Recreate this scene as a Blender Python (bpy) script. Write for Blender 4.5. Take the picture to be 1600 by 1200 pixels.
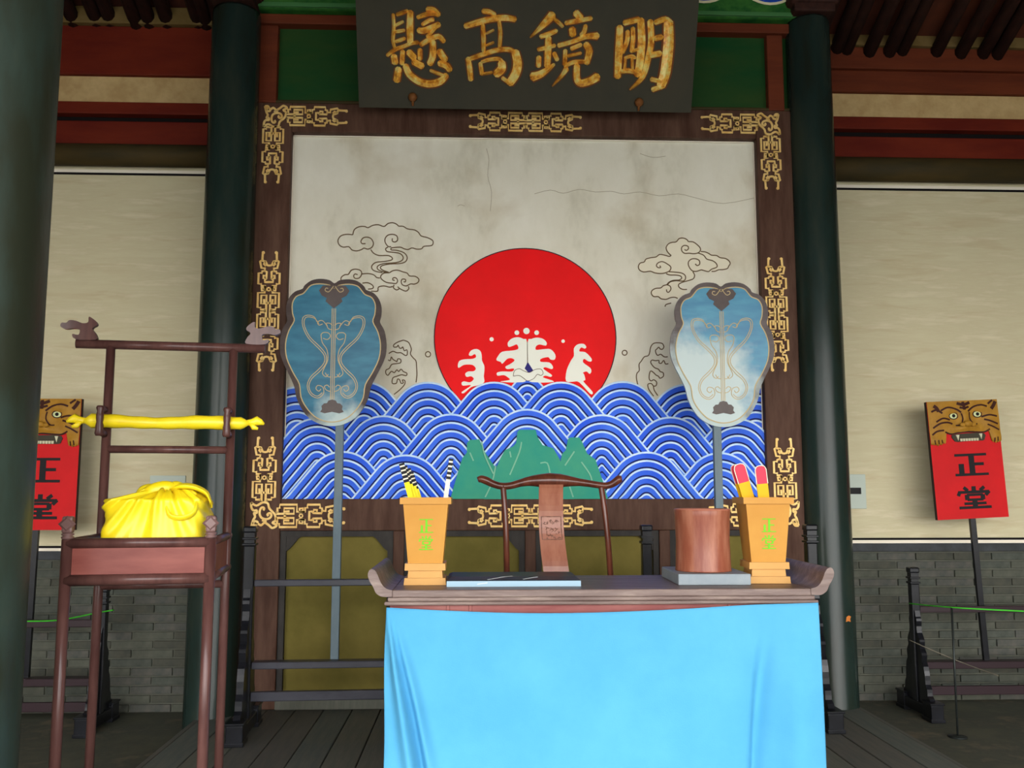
import bpy, bmesh, math, random
from mathutils import Vector, Matrix
random.seed(7)
PI = math.pi
C = bpy.context.scene.collection
for o in list(bpy.data.objects):
    bpy.data.objects.remove(o)

# ------------------------------------------------------------------ camera
F_PX, EYE = 1410.0, 1.25
PITCH = math.atan(165 / 1410.0)
YAW = math.atan(55 * math.cos(PITCH) / 1410.0)
cam_d = bpy.data.cameras.new('camera'); cam = bpy.data.objects.new('camera', cam_d); C.objects.link(cam)
cam_d.sensor_width = 36.0; cam_d.lens = 36.0 * F_PX / 1600.0; cam_d.clip_end = 200
cam.location = (0, 0, EYE); cam.rotation_euler = (PI / 2 + PITCH, 0, -YAW)
bpy.context.scene.camera = cam

# ------------------------------------------------------------------ light: an overcast day outside the open front
W = bpy.data.worlds.new('sky'); bpy.context.scene.world = W; W.use_nodes = True
wn = W.node_tree.nodes; wl = W.node_tree.links
bg = wn['Background']; bg.inputs['Strength'].default_value = 3.2
tc = wn.new('ShaderNodeTexCoord'); sep = wn.new('ShaderNodeSeparateXYZ'); cr = wn.new('ShaderNodeValToRGB')
wl.new(tc.outputs['Generated'], sep.inputs[0]); wl.new(sep.outputs['Z'], cr.inputs[0]); wl.new(cr.outputs[0], bg.inputs['Color'])
cr.color_ramp.elements[0].position = 0.0; cr.color_ramp.elements[0].color = (1.0, 0.97, 0.93, 1)
cr.color_ramp.elements[1].position = 0.7; cr.color_ramp.elements[1].color = (0.72, 0.83, 1.0, 1)
sun_d = bpy.data.lights.new('sun', 'SUN'); sun_d.energy = 1.3; sun_d.angle = math.radians(50); sun_d.color = (1.0, 0.97, 0.92)
sun = bpy.data.objects.new('sun', sun_d); C.objects.link(sun); sun.location = (2, -8, 9)
sun.rotation_euler = (math.radians(66), 0, math.radians(6))
vs = bpy.context.scene.view_settings
bpy.context.scene.display_settings.display_device = 'sRGB'
vs.view_transform = 'Standard'; vs.look = 'None'; vs.gamma = 1.0; vs.use_curve_mapping = False; vs.exposure = 1.08

# ------------------------------------------------------------------ measuring helpers (camera model -> real points on real planes)
def ray(px, py):
    u = (px - 800) / F_PX; v = (600 - py) / F_PX
    cp, sp, cy, sy = math.cos(PITCH), math.sin(PITCH), math.cos(YAW), math.sin(YAW)
    fw = cp - v * sp; up = sp + v * cp
    return Vector((u * cy + fw * sy, -u * sy + fw * cy, up))
def A(px, py, Y):
    d = ray(px, py); t = Y / d.y
    return Vector((d.x * t, Y, EYE + d.z * t))
def on_plane(px, py, p0, n):
    d = ray(px, py); o = Vector((0, 0, EYE)); t = (p0 - o).dot(n) / d.dot(n)
    return o + d * t

# ------------------------------------------------------------------ materials
def srgb(c):
    f = lambda x: x / 12.92 if x <= 0.04045 else ((x + 0.055) / 1.055) ** 2.4
    return tuple(f(x / 255.0) for x in c)
MATS = {}
def mat(name, col, rough=0.6, col2=None, scale=6.0, stretch=(1, 1, 1), bump=0.0, bscale=None, metal=0.0, col3=None, detail=5.0, coat=0.0, spec=0.16, lo=0.35, hi=0.68, stain=None):
    if name in MATS: return MATS[name]
    m = bpy.data.materials.new(name); m.use_nodes = True; MATS[name] = m
    nt = m.node_tree; b = nt.nodes['Principled BSDF']
    c1 = srgb(col); b.inputs['Roughness'].default_value = rough; b.inputs['Metallic'].default_value = metal
    b.inputs['Specular IOR Level'].default_value = spec
    if coat: b.inputs['Coat Weight'].default_value = coat; b.inputs['Coat Roughness'].default_value = 0.18
    b.inputs['Base Color'].default_value = (*c1, 1)
    if col2 or bump:
        t = nt.nodes.new('ShaderNodeTexCoord'); mp = nt.nodes.new('ShaderNodeMapping'); mp.inputs['Scale'].default_value = stretch
        nt.links.new(t.outputs['Object'], mp.inputs[0])
        n = nt.nodes.new('ShaderNodeTexNoise'); n.inputs['Scale'].default_value = scale; n.inputs['Detail'].default_value = detail
        n.inputs['Roughness'].default_value = 0.62
        nt.links.new(mp.outputs[0], n.inputs['Vector'])
        if col2:
            r = nt.nodes.new('ShaderNodeValToRGB'); e = r.color_ramp.elements
            e[0].position = lo; e[0].color = (*c1, 1); e[1].position = hi; e[1].color = (*srgb(col2), 1)
            if col3:
                x = e.new(0.5 * (lo + hi)); x.color = (*srgb(col3), 1)
            nt.links.new(n.outputs['Fac'], r.inputs[0]); out = r.outputs[0]
            if stain:
                ns = nt.nodes.new('ShaderNodeTexNoise'); ns.inputs['Scale'].default_value = stain[1]; ns.inputs['Detail'].default_value = 6; ns.inputs['Distortion'].default_value = 0.6
                nt.links.new(mp.outputs[0] if len(stain) > 5 else t.outputs['Object'], ns.inputs['Vector'])
                rs = nt.nodes.new('ShaderNodeValToRGB'); rs.color_ramp.elements[0].position = stain[2]; rs.color_ramp.elements[0].color = (0, 0, 0, 1); rs.color_ramp.elements[1].position = stain[3]; rs.color_ramp.elements[1].color = (stain[4],) * 3 + (1,)
                nt.links.new(ns.outputs['Fac'], rs.inputs[0])
                mx = nt.nodes.new('ShaderNodeMix'); mx.data_type = 'RGBA'; nt.links.new(rs.outputs[0], mx.inputs['Factor']); nt.links.new(out, mx.inputs['A']); mx.inputs['B'].default_value = (*srgb(stain[0]), 1); out = mx.outputs['Result']
            nt.links.new(out, b.inputs['Base Color'])
        if bump:
            n2 = n
            if bscale:
                n2 = nt.nodes.new('ShaderNodeTexNoise'); n2.inputs['Scale'].default_value = bscale; n2.inputs['Detail'].default_value = 6
                nt.links.new(mp.outputs[0], n2.inputs['Vector'])
            bp = nt.nodes.new('ShaderNodeBump'); bp.inputs['Strength'].default_value = bump; bp.inputs['Distance'].default_value = 0.01
            nt.links.new(n2.outputs['Fac'], bp.inputs['Height']); nt.links.new(bp.outputs[0], b.inputs['Normal'])
    return m

M_COL = mat('green black column lacquer', (30, 36, 28), 0.27, (44, 52, 44), 5, (1, 1, 0.25), 0.08, 30, col3=(30, 44, 40), coat=0.1)
M_COLN = mat('worn green column lacquer', (42, 46, 34), 0.42, (62, 68, 56), 5, (1, 1, 0.3), 0.12, 30, col3=(48, 60, 52), coat=0.06)
M_FRAME = mat('brown frame wood', (68, 42, 30), 0.6, (92, 66, 52), 5, (3, 3, 0.5), 0.15, 20)
M_FRAMED = mat('dark inner frame wood', (48, 46, 44), 0.65, (64, 60, 56), 6, (2, 2, 1), 0.1)
M_OLIVE = mat('olive painted board', (98, 90, 36), 0.7, (120, 108, 50), 3, (1, 1, 1), 0.05, 40)
M_GREEN = mat('dark green painted board', (14, 66, 30), 0.6, (44, 70, 28), 2.5, (0.6, 1, 2), 0.05)
M_GREENB = mat('bright green painted beam', (58, 112, 44), 0.6, (24, 78, 34), 9, (1, 1, 1.5), 0.05)
M_WALL = mat('cream plaster', (206, 198, 164), 0.9, (218, 208, 178), 2.6, (1, 1, 7), 0.15, 9, col3=(200, 190, 156), lo=.3, hi=.75, stain=((176, 150, 112), 2.2, .54, .72, .36, 1))
M_STRIP = mat('old plaster strip', (186, 154, 104), 0.9, (208, 178, 126), 9, (1, 1, 1), 0.5, 14)
M_MURAL = mat('mural plaster', (186, 180, 156), 0.85, (232, 228, 212), 1.7, (1.3, 1, 0.7), 0.08, 25, col3=(222, 217, 198), detail=8, lo=.28, hi=.66, stain=((176, 156, 116), 1.9, .52, .76, .6))
M_RED = mat('dull red beam paint', (96, 26, 14), 0.6, (116, 40, 20), 4, (0.5, 1, 2), 0.08)
M_REDB = mat('brown red beam paint', (92, 40, 22), 0.65, (112, 52, 28), 4, (0.4, 1, 3), 0.12)
M_LOG = mat('brown green round beam', (72, 58, 30), 0.7, (52, 46, 28), 5, (0.4, 1, 2), 0.15)
M_DUST = mat('dusty purlin', (104, 84, 44), 0.8, (120, 98, 60), 6, (1, 1, 1), 0.2)
M_RAFT = mat('dark rafter wood', (62, 36, 28), 0.7, (40, 24, 20), 8, (3, 0.5, 3), 0.2)
M_SOFF = mat('red brown roof boards', (88, 44, 26), 0.8, (60, 30, 22), 3, (2, 1, 1), 0.2)
M_BLACK = mat('black lacquer wood', (14, 15, 18), 0.3, (26, 27, 32), 8, (1, 1, 1), 0.05, 40, coat=0.25)
M_RAIL = mat('blue grey black lacquer rail', (50, 50, 58), 0.36, (66, 66, 73), 8, (0.4, 1, 1), 0.05, 40, coat=0.2)
M_POLE = mat('slate blue painted pole', (92, 108, 116), 0.4, (110, 126, 132), 8, (1, 1, 0.3), 0.03)
M_LINE = mat('black wall line and gap shade', (20, 16, 16), 0.8)
M_WLINE = mat('white wall line', (236, 226, 208), 0.8)
M_COPE = mat('dark slate coping', (54, 56, 56), 0.7, (72, 74, 78), 6, (1, 1, 1), 0.2)
M_MORT = mat('grey mortar', (92, 93, 82), 0.95, (76, 78, 70), 8, (1, 1, 1), 0.3)
M_BR = [mat('grey brick %d' % i, c, 0.9, c2, 14, (1, 1, 1), 0.35) for i, (c, c2) in enumerate([((72, 75, 66), (86, 87, 77)), ((64, 68, 62), (80, 83, 75)), ((79, 78, 68), (66, 68, 61)), ((68, 72, 68), (88, 86, 79))])]
M_PLANK = [mat('dais plank wood %d' % i, c, 0.55, c2, 6, (6, 0.6, 1), 0.15, 18) for i, (c, c2) in enumerate([((88, 92, 82), (104, 102, 92)), ((82, 89, 84), (99, 101, 92)), ((95, 92, 84), (82, 84, 78))])]
M_GROUND = mat('dark earthen floor', (88, 88, 74), 0.8, (112, 102, 84), 4, (1, 1, 1), 0.3, 12, col3=(78, 80, 70))
M_COURT = mat('pale courtyard paving', (196, 190, 178), 0.9, (180, 174, 160), 1)
M_ROOFW = mat('dim hall wall', (120, 104, 80), 0.9)
M_GOLD = mat('gold leaf', (206, 118, 30), 0.3, (255, 232, 136), 22, (1, 1, 1), 0.5, 40, metal=0.1, spec=0.9, lo=0.34, hi=0.62, col3=(255, 190, 66), detail=3)
M_GOLDL = mat('pale gold paint', (238, 204, 132), 0.45, (222, 176, 98), 20, (1, 1, 1), 0.1, metal=0.15)
M_PLAQ = mat('charcoal plaque lacquer', (62, 58, 44), 0.6, (56, 54, 42), 6, (1, 1, 1), 0.05, 50)
M_SUN = mat('red mural paint', (244, 10, 16), 0.6, (232, 14, 16), 3)
M_INK = mat('brown outline paint', (104, 84, 58), 0.8)
M_OUT = mat('dark outline paint', (60, 40, 44), 0.8)
M_WB = mat('wave blue paint', (34, 84, 222), 0.6, (76, 126, 240), 2.2, (1, 1, 1))
M_WL = mat('wave pale line paint', (214, 236, 254), 0.6, (176, 212, 250), 12)
M_WD = mat('wave dark line paint', (16, 24, 92), 0.6)
M_TEAL = mat('teal mountain paint', (46, 150, 130), 0.65, (70, 160, 128), 4, (1, 1, 1), 0.1)
M_TEALB = mat('blue teal mountain foot', (20, 150, 150), 0.65)
M_CRK = mat('pale ridge line', (132, 190, 160), 0.7)
M_FOAM = mat('white foam paint', (240, 240, 226), 0.7)
M_INDIGO = mat('indigo paint', (50, 44, 116), 0.7)
M_MEDB = mat('medallion blue', (30, 70, 170), 0.6)
M_CREAM = mat('cream petal paint', (226, 218, 176), 0.7)
M_TBL = mat('worn purple brown table wood', (98, 80, 74), 0.42, (140, 122, 112), 6, (0.6, 4, 4), 0.15, 24, col3=(114, 95, 88), spec=.35)
M_TBLR = mat('reddish table apron wood', (122, 64, 62), 0.5, (146, 92, 86), 6, (0.6, 3, 3), 0.1)
M_CLOTH = mat('sky blue cotton', (78, 156, 196), 0.85, (86, 164, 202), 3, (1, 1, 1), 0.06, 220)
M_POT = mat('ochre yellow lacquer', (192, 136, 58), 0.42, (200, 146, 66), 5, (1, 1, 1), 0.02)
M_POTB = mat('pale ochre lacquer', (200, 150, 82), 0.4, (194, 144, 74), 5)
M_LIME = mat('lime green lettering', (112, 196, 44), 0.6)
M_YEL = mat('yellow tally stick', (236, 220, 30), 0.5)
M_OCH = mat('ochre tally stick', (232, 176, 20), 0.5)
M_PINK = mat('crimson tally tip', (222, 62, 84), 0.5)
M_BONE = mat('bone white stick', (240, 230, 204), 0.5)
M_BLK = mat('black paint', (18, 18, 20), 0.5)
M_STONE = mat('grey slate slab', (132, 142, 148), 0.5, (146, 154, 158), 8, (1, 1, 1), 0.05)
M_INKST = mat('dark slate stone', (30, 34, 40), 0.4, (46, 52, 60), 6, (1, 1, 1), 0.04)
M_VEIN = mat('white stone vein', (200, 206, 206), 0.5)
M_COP = mat('rubbed red brown brush pot wood', (128, 64, 46), 0.36, (170, 112, 88), 6, (3, 3, 0.5), 0.05, 30, col3=(146, 86, 64), coat=0.2)
M_CHAIR = mat('polished brown rosewood', (70, 34, 24), 0.28, (104, 56, 40), 5, (4, 4, 0.8), 0.03, 40, coat=0.4)
M_SPLAT = mat('mid brown rosewood splat', (142, 86, 66), 0.34, (164, 108, 84), 5, (4, 4, 0.6), 0.03, 40, coat=0.25)
M_CARVE = mat('carved splat seal', (110, 74, 62), 0.5, (134, 96, 80), 60, (1, 1, 1), 0.9, 90)
M_STAND = mat('purplish brown stand wood', (74, 46, 42), 0.36, (98, 66, 60), 6, (4, 4, 0.7), 0.04, 40, coat=0.25)
M_STANDR = mat('reddish stand panel', (112, 52, 44), 0.42, (136, 74, 64), 5, (0.6, 3, 3), 0.04, coat=0.15)
M_SILK = mat('yellow silk', (238, 208, 14), 0.4, (248, 224, 40), 5, (1, 1, 1), 0.05, 60, spec=0.5)
M_FANB = mat('blue green fan lacquer', (28, 104, 130), 0.3)
M_FANE = mat('dark brown fan edge', (62, 48, 44), 0.45, (80, 66, 62), 6, (1, 1, 1), 0.04, coat=0.1, spec=.25)
M_FANL = mat('pale gold fan line', (190, 168, 120), 0.4)
M_SIGN = mat('signboard red', (204, 22, 26), 0.55, (188, 20, 24), 4)
M_SIGND = mat('signboard dark edge', (40, 24, 22), 0.6)
M_TIG = mat('tiger ochre paint', (150, 106, 30), 0.5, (172, 126, 42), 14, (1, 1, 1), 0.15, 40)
M_TIGD = mat('tiger stripe paint', (58, 26, 16), 0.6)
M_EYEW = mat('pale green eye', (206, 214, 160), 0.25)
M_TOOTH = mat('grey white teeth', (196, 192, 160), 0.4)
M_MOUTH = mat('dark mouth', (58, 54, 40), 0.5)
M_BOXP = mat('pale grey green cover plate', (186, 196, 184), 0.5)
M_CORD = mat('bright green cord', (70, 190, 50), 0.6)
M_GREY = mat('thin grey cord', (110, 104, 90), 0.7)
M_STEEL = mat('dark steel rod', (52, 56, 54), 0.4, metal=0.6)

# ------------------------------------------------------------------ mesh building
class MB:
    def __init__(s): s.v = []; s.f = []; s.m = []; s.sm = []
    def add(s, verts, faces, mi=0, smooth=False):
        b = len(s.v); s.v += [Vector(p) for p in verts]
        for f in faces: s.f.append([b + i for i in f]); s.m.append(mi); s.sm.append(smooth)
    def box(s, lo, hi, mi=0, bev=0.0):
        (x0, y0, z0), (x1, y1, z1) = lo, hi
        if bev <= 0:
            s.add([(x0, y0, z0), (x1, y0, z0), (x1, y1, z0), (x0, y1, z0), (x0, y0, z1), (x1, y0, z1), (x1, y1, z1), (x0, y1, z1)],
                  [(0, 3, 2, 1), (4, 5, 6, 7), (0, 1, 5, 4), (1, 2, 6, 5), (2, 3, 7, 6), (3, 0, 4, 7)], mi)
            return
        bm = bmesh.new(); bmesh.ops.create_cube(bm, size=1.0)
        for v in bm.verts: v.co = Vector(((x0 + x1) / 2 + v.co.x * (x1 - x0), (y0 + y1) / 2 + v.co.y * (y1 - y0), (z0 + z1) / 2 + v.co.z * (z1 - z0)))
        bmesh.ops.bevel(bm, geom=list(bm.edges), offset=min(bev, abs(x1 - x0) * .45, abs(y1 - y0) * .45, abs(z1 - z0) * .45), segments=2, affect='EDGES', profile=0.5)
        bm.verts.index_update(); s.add([v.co.copy() for v in bm.verts], [[v.index for v in f.verts] for f in bm.faces], mi); bm.free()
    def tube(s, pts, r, n=10, mi=0, caps=True, flat=1.0):
        pts = [Vector(p) for p in pts]; k = len(pts); rr = r if isinstance(r, (list, tuple)) else [r] * k
        rings = []; ref = None
        for i, p in enumerate(pts):
            t = (pts[min(i + 1, k - 1)] - pts[max(i - 1, 0)]).normalized()
            if ref is None: ref = Vector((0, 0, 1)) if abs(t.z) < 0.9 else Vector((0, 1, 0))
            a = (ref - t * ref.dot(t)).normalized(); b = t.cross(a); ref = a
            rings.append([p + (a * math.cos(2 * PI * j / n) + b * math.sin(2 * PI * j / n) * flat) * rr[i] for j in range(n)])
        vs_ = [q for rg in rings for q in rg]
        fs = [(i * n + j, i * n + (j + 1) % n, (i + 1) * n + (j + 1) % n, (i + 1) * n + j) for i in range(k - 1) for j in range(n)]
        s.add(vs_, fs, mi, True)
        if caps:
            s.add(rings[0], [list(range(n - 1, -1, -1))], mi); s.add(rings[-1], [list(range(n))], mi)
    def lathe(s, prof, c=(0, 0, 0), n=32, mi=0, smooth=True):
        c = Vector(c); vs_ = []
        for r, z in prof:
            for j in range(n): vs_.append(c + Vector((r * math.cos(2 * PI * j / n), r * math.sin(2 * PI * j / n), z)))
        fs = [(i * n + j, i * n + (j + 1) % n, (i + 1) * n + (j + 1) % n, (i + 1) * n + j) for i in range(len(prof) - 1) for j in range(n)]
        s.add(vs_, fs, mi, smooth)
        k = (len(prof) - 1) * n
        s.add(vs_[:n], [list(range(n - 1, -1, -1))], mi); s.add(vs_[k:k + n], [list(range(n))], mi)
    def prism(s, outline, dirv, mi=0, mside=None, inset=None):
        """outline: points of a closed curve on a plane, extruded by dirv (front = outline + dirv)."""
        a = [Vector(p) for p in outline]; d = Vector(dirv); n = len(a)
        b = [p + d for p in a]; ms = mi if mside is None else mside
        if inset:
            c0 = sum(a, Vector()) / n; b = [c0 + (p - c0) * (1 - inset) + d for p in a]
        s.add(a + b, [(i, (i + 1) % n, n + (i + 1) % n, n + i) for i in range(n)], ms)
        s.add(b, [list(range(n))], mi); s.add(a, [list(range(n - 1, -1, -1))], ms)
    def ribbon(s, pts, w, up, h, mi=0, ridge=0.0, cap=True):
        """a brush stroke lying on a plane with normal up: width w (number or per-point list), height h, ridge = extra height of the middle."""
        pts = [Vector(p) for p in pts]; k = len(pts); up = Vector(up).normalized()
        ww = w if isinstance(w, (list, tuple)) else [w] * k
        L = []; R = []; Mi = []
        for i, p in enumerate(pts):
            t = (pts[min(i + 1, k - 1)] - pts[max(i - 1, 0)])
            t = t.normalized() if t.length > 1e-9 else Vector((1, 0, 0))
            sd = t.cross(up).normalized(); L.append(p + sd * ww[i] / 2); R.append(p - sd * ww[i] / 2); Mi.append(p)
        vs_ = []
        for i in range(k): vs_ += [L[i], L[i] + up * h, Mi[i] + up * (h + ridge), R[i] + up * h, R[i]]
        fs = []
        for i in range(k - 1):
            for j in range(4): fs.append((i * 5 + j, i * 5 + j + 1, (i + 1) * 5 + j + 1, (i + 1) * 5 + j))
        fs += [(0, 4, 3, 2, 1), tuple((k - 1) * 5 + j for j in range(5))]
        s.add(vs_, fs, mi, False)
    def grid(s, fn, nu, nv, mi=0, smooth=True, mfn=None):
        b = len(s.v)
        for i in range(nu + 1):
            for j in range(nv + 1): s.v.append(Vector(fn(i / nu, j / nv)))
        for i in range(nu):
            for j in range(nv):
                a = b + i * (nv + 1) + j; s.f.append([a, a + nv + 1, a + nv + 2, a + 1]); s.m.append(mfn(i / nu, j / nv) if mfn else mi); s.sm.append(smooth)
    def ball(s, c, r, mi=0, n=12, sc=(1, 1, 1)):
        c = Vector(c)
        vs_ = [c + Vector((r * sc[0] * math.sin(PI * i / n) * math.cos(2 * PI * j / (2 * n)), r * sc[1] * math.sin(PI * i / n) * math.sin(2 * PI * j / (2 * n)), r * sc[2] * math.cos(PI * i / n))) for i in range(n + 1) for j in range(2 * n)]
        m = 2 * n
        s.add(vs_, [(i * m + j, (i + 1) * m + j, (i + 1) * m + (j + 1) % m, i * m + (j + 1) % m) for i in range(n) for j in range(m)], mi, True)
    def xf(s, M):
        s.v = [M @ p for p in s.v]; return s

def smooth(pts, n=5, closed=False):
    P = [Vector(p) for p in pts]; k = len(P); out = []
    rng = range(k) if closed else range(k - 1)
    for i in rng:
        g = (lambda q: P[q % k]) if closed else (lambda q: P[max(0, min(k - 1, q))])
        p0, p1, p2, p3 = g(i - 1), g(i), g(i + 1), g(i + 2)
        for a in range(n):
            t = a / n
            out.append(0.5 * ((2 * p1) + (p2 - p0) * t + (2 * p0 - 5 * p1 + 4 * p2 - p3) * t * t + (3 * p1 - p0 - 3 * p2 + p3) * t ** 3))
    if not closed: out.append(P[-1])
    return out

def obj(name, mb, mats, parent=None, loc=None, recalc=True):
    me = bpy.data.meshes.new(name)
    me.from_pydata([tuple(v) for v in mb.v], [], mb.f)
    ml = mats if isinstance(mats, (list, tuple)) else [mats]
    for m in ml: me.materials.append(m)
    for p, i, sm in zip(me.polygons, mb.m, mb.sm): p.material_index = i; p.use_smooth = sm
    bm = bmesh.new(); bm.from_mesh(me)
    bmesh.ops.remove_doubles(bm, verts=bm.verts, dist=1e-6)
    if recalc: bmesh.ops.recalc_face_normals(bm, faces=bm.faces)
    bm.to_mesh(me); bm.free()
    o = bpy.data.objects.new(name, me); C.objects.link(o)
    if parent: o.parent = parent
    if loc: o.location = loc
    return o
def tag(o, label=None, cat=None, group=None, kind=None):
    if label: o['label'] = label
    if cat: o['category'] = cat
    if group: o['group'] = group
    if kind: o['kind'] = kind
    return o
def thing(name, label, cat, loc=(0, 0, 0), rz=0.0, group=None):
    o = bpy.data.objects.new(name, None); C.objects.link(o); o.location = loc; o.rotation_euler = (0, 0, rz); o.empty_display_size = 0.1
    return tag(o, label, cat, group)
def wpart(name, mb, mats, root, loc, rz=0.0, **k):
    """a part whose mesh was measured in world space"""
    Mi = (Matrix.Translation(Vector(loc)) @ Matrix.Rotation(rz, 4, 'Z')).inverted()
    return obj(name, mb.xf(Mi), mats, root, **k)
def struct(name, mb, mats, parent=None, label=None):
    o = obj(name, mb, mats, parent)
    if parent is None: o['kind'] = 'structure'
    if label: o['label'] = label
    return o

# =================================================================== THE SETTING
Z0, ZS = 0.0, -0.12            # dais floor, lower side floor
YW = {'left': 5.87, 'right': 6.0}
# lower floor + planked dais
mb = MB(); mb.box((-6, -1.5, ZS - 0.2), (7, 6.2, ZS)); floor = struct('floor', mb, M_GROUND)
mb = MB(); mb.box((-1.50, 0.6, ZS + 0.001), (2.19, 5.6, -0.035)); dais = struct('floor_dais', mb, M_PLANK[1])
XD0, XD1, NPL = -1.515, 2.205, 23
pw = (XD1 - XD0) / NPL
pm = {}
for i in range(NPL):
    for j, (ya, yb) in enumerate(((0.6, 2.9), (2.904, 5.55)) if i % 2 else ((0.6, 3.7), (3.704, 5.55))):
        m = MB(); m.box((-pw / 2 + 0.003, ya, -0.04), (pw / 2 - 0.003, yb, 0.0), 0, 0.004)
        o = obj('plank', m, M_PLANK[(i * 2 + j * 1 + i // 3) % 3], dais, loc=(XD0 + (i + .5) * pw, 0, random.uniform(-.0015, 0)))
mb = MB(); mb.box((XD0 - .03, 0.6, ZS + .001), (XD0 - .001, 5.5, -0.004), 0, .005); obj('edge_board', mb, M_PLANK[2], dais)
mb = MB(); mb.box((XD1 + .001, 0.6, ZS + .001), (XD1 + .03, 5.5, -0.004), 0, .005); obj('edge_board', mb, M_PLANK[2], dais)
# courtyard outside the open front
mb = MB(); mb.box((-30, -40, -0.75), (30, -1.6, -0.55)); struct('floor_courtyard', mb, M_COURT)

# side bay walls: grey brick below, plaster above, layered beams on top
BRICK = {}
def brick_mesh(L, k):
    key = (round(L, 3), k)
    if key not in BRICK:
        m = MB(); m.box((0, -0.012, 0), (L, 0.02, 0.046), 0, 0.004); o = obj('brick', m, M_BR[k]); BRICK[key] = o.data; bpy.data.objects.remove(o)
    return BRICK[key]
def side_wall(side, pxm, x0, x1, yl):
    Y = YW[side]; z = lambda py: A(pxm, py, Y).z
    mb = MB(); mb.box((x0, Y, ZS), (x1, Y + 0.3, z(yl['wl1']) - 0.02)); w = struct('wall_' + side, mb, M_MORT)
    m = MB(); m.box((x0, Y - 0.012, z(yl['wl1'])), (x1, Y + 0.3, z(yl['top']))); obj('plaster', m, M_WALL, w)
    for a, b, mt, nm, pr in ((yl['bl0'], yl['bl1'], M_LINE, 'black_line', .014), (yl['bl1'], yl['wl1'], M_WLINE, 'white_line', .014), (yl['tw0'], yl['tw1'], M_WLINE, 'white_line', .014), (yl['tw1'], yl['tb1'], M_LINE, 'black_line', .014)):
        m = MB(); m.box((x0, Y - pr, z(b)), (x1, Y - 0.008, z(a))); obj(nm, m, mt, w)
    zc = z(yl['wl1']); m = MB(); m.box((x0, Y - 0.02, zc - 0.055), (x1, Y + 0.02, zc - 0.001), 0, .006); obj('coping', m, M_COPE, w)
    n = int((zc - 0.055 - ZS) / 0.054); ch = (zc - 0.057 - ZS) / n
    for r in range(n):
        x = x0 + (0 if r % 2 else -0.13); q = 0
        while x < x1:
            L = 0.25; a, b = max(x, x0), min(x + L, x1)
            if b - a > 0.03:
                o = bpy.data.objects.new('brick', brick_mesh(b - a, random.randrange(4))); C.objects.link(o); o.parent = w
                o.location = (a, Y + random.uniform(-.003, .003), ZS + r * ch + 0.003)
            x += L + 0.008
    # beams stacked above the plaster, from bottom up; the black strip paints a shaded gap
    def beam(nm, a, b, out, mt, rnd=False, label=None):
        m = MB()
        if rnd:
            zc_, r_ = (z(a) + z(b)) / 2, abs(z(a) - z(b)) / 2
            m.tube([(x0, Y - out + r_ * .3, zc_), (x1, Y - out + r_ * .3, zc_)], r_, 20)
        else: m.box((x0, Y - out, z(b)), (x1, Y + 0.3, z(a)), 0, 0.006)
        o = struct(nm, m, mt); return o
    for i, (a, b, out, mt, rnd) in enumerate(yl['beams']):
        beam('trim_%d' % ((1 if side == 'left' else 20) + i), a, b, out, mt, rnd)
    return w
wall_l = side_wall('left', 205, A(-60, 600, 5.87).x, -1.42, dict(bl0=852.5, bl1=856, wl1=860.5, tw0=267, tw1=271.5, tb1=275, top=262,
    beams=[(233, 266, .10, M_LOG, True), (194, 233, .05, M_RED, False), (184.5, 194, .01, M_LINE, False), (166, 184.5, .07, M_RED, False), (123, 166, .03, M_STRIP, False), (48, 123, .06, M_RED, False), (22, 48, .10, M_DUST, False)]))
wall_r = side_wall('right', 1450, 2.02, A(1680, 600, 6.0).x, dict(bl0=840, bl1=843.5, wl1=848.5, tw0=291.5, tw1=296, tb1=299.5, top=286,
    beams=[(254, 290, .10, M_LOG, True), (219, 254, .05, M_RED, False), (209, 219, .01, M_LINE, False), (190, 209, .07, M_RED, False), (151, 190, .03, M_STRIP, False), (118, 151, .06, M_REDB, False), (85, 118, .09, M_REDB, False), (66, 85, .12, M_DUST, False)]))
# hall shell behind and above (out of view, keeps the hall dim)
mb = MB(); mb.box((-6, 6.3, ZS), (7, 6.5, 6.2)); struct('wall_back', mb, M_ROOFW)
mb = MB(); mb.box((-6.2, -1.5, ZS), (-6, 6.5, 6.2)); struct('wall_end_left', mb, M_ROOFW)
mb = MB(); mb.box((7, -1.5, ZS), (7.2, 6.5, 6.2)); struct('wall_end_right', mb, M_ROOFW)
LINTEL = 3.05
mb = MB(); mb.box((-6.2, -1.7, LINTEL), (7.2, -1.5, 5.0)); struct('wall_front_lintel', mb, M_REDB)
# roof: slope rising towards the viewer
SL = math.tan(math.radians(25))
zb = A(205, 25, 5.75).z
def roof_z(y): return zb + (5.75 - y) * SL
yr = 2.2
mb = MB()
for (ya, za, yb_, zb_) in ((6.3, roof_z(6.3) + .10, yr, roof_z(yr) + .10), (yr, roof_z(yr) + .10, -2.4, roof_z(yr) + .10 - (yr + 2.4) * SL)):
    mb.add([(-6.2, ya, za), (7.2, ya, za), (7.2, yb_, zb_), (-6.2, yb_, zb_), (-6.2, ya, za + .15), (7.2, ya, za + .15), (7.2, yb_, zb_ + .15), (-6.2, yb_, zb_ + .15)],
           [(0, 1, 2, 3), (7, 6, 5, 4), (0, 4, 5, 1), (1, 5, 6, 2), (2, 6, 7, 3), (3, 7, 4, 0)])
ceil = struct('ceiling', mb, M_SOFF)
rm = MB(); rm.tube([(0, 6.25, roof_z(6.25) + .02), (0, 4.4, roof_z(4.4) + .02), (0, yr + .1, roof_z(yr + .1) + .02)], [.047, .044, .042], 10)
ro = obj('rafter', rm, M_RAFT, ceil); rmesh = ro.data; bpy.data.objects.remove(ro)
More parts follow.
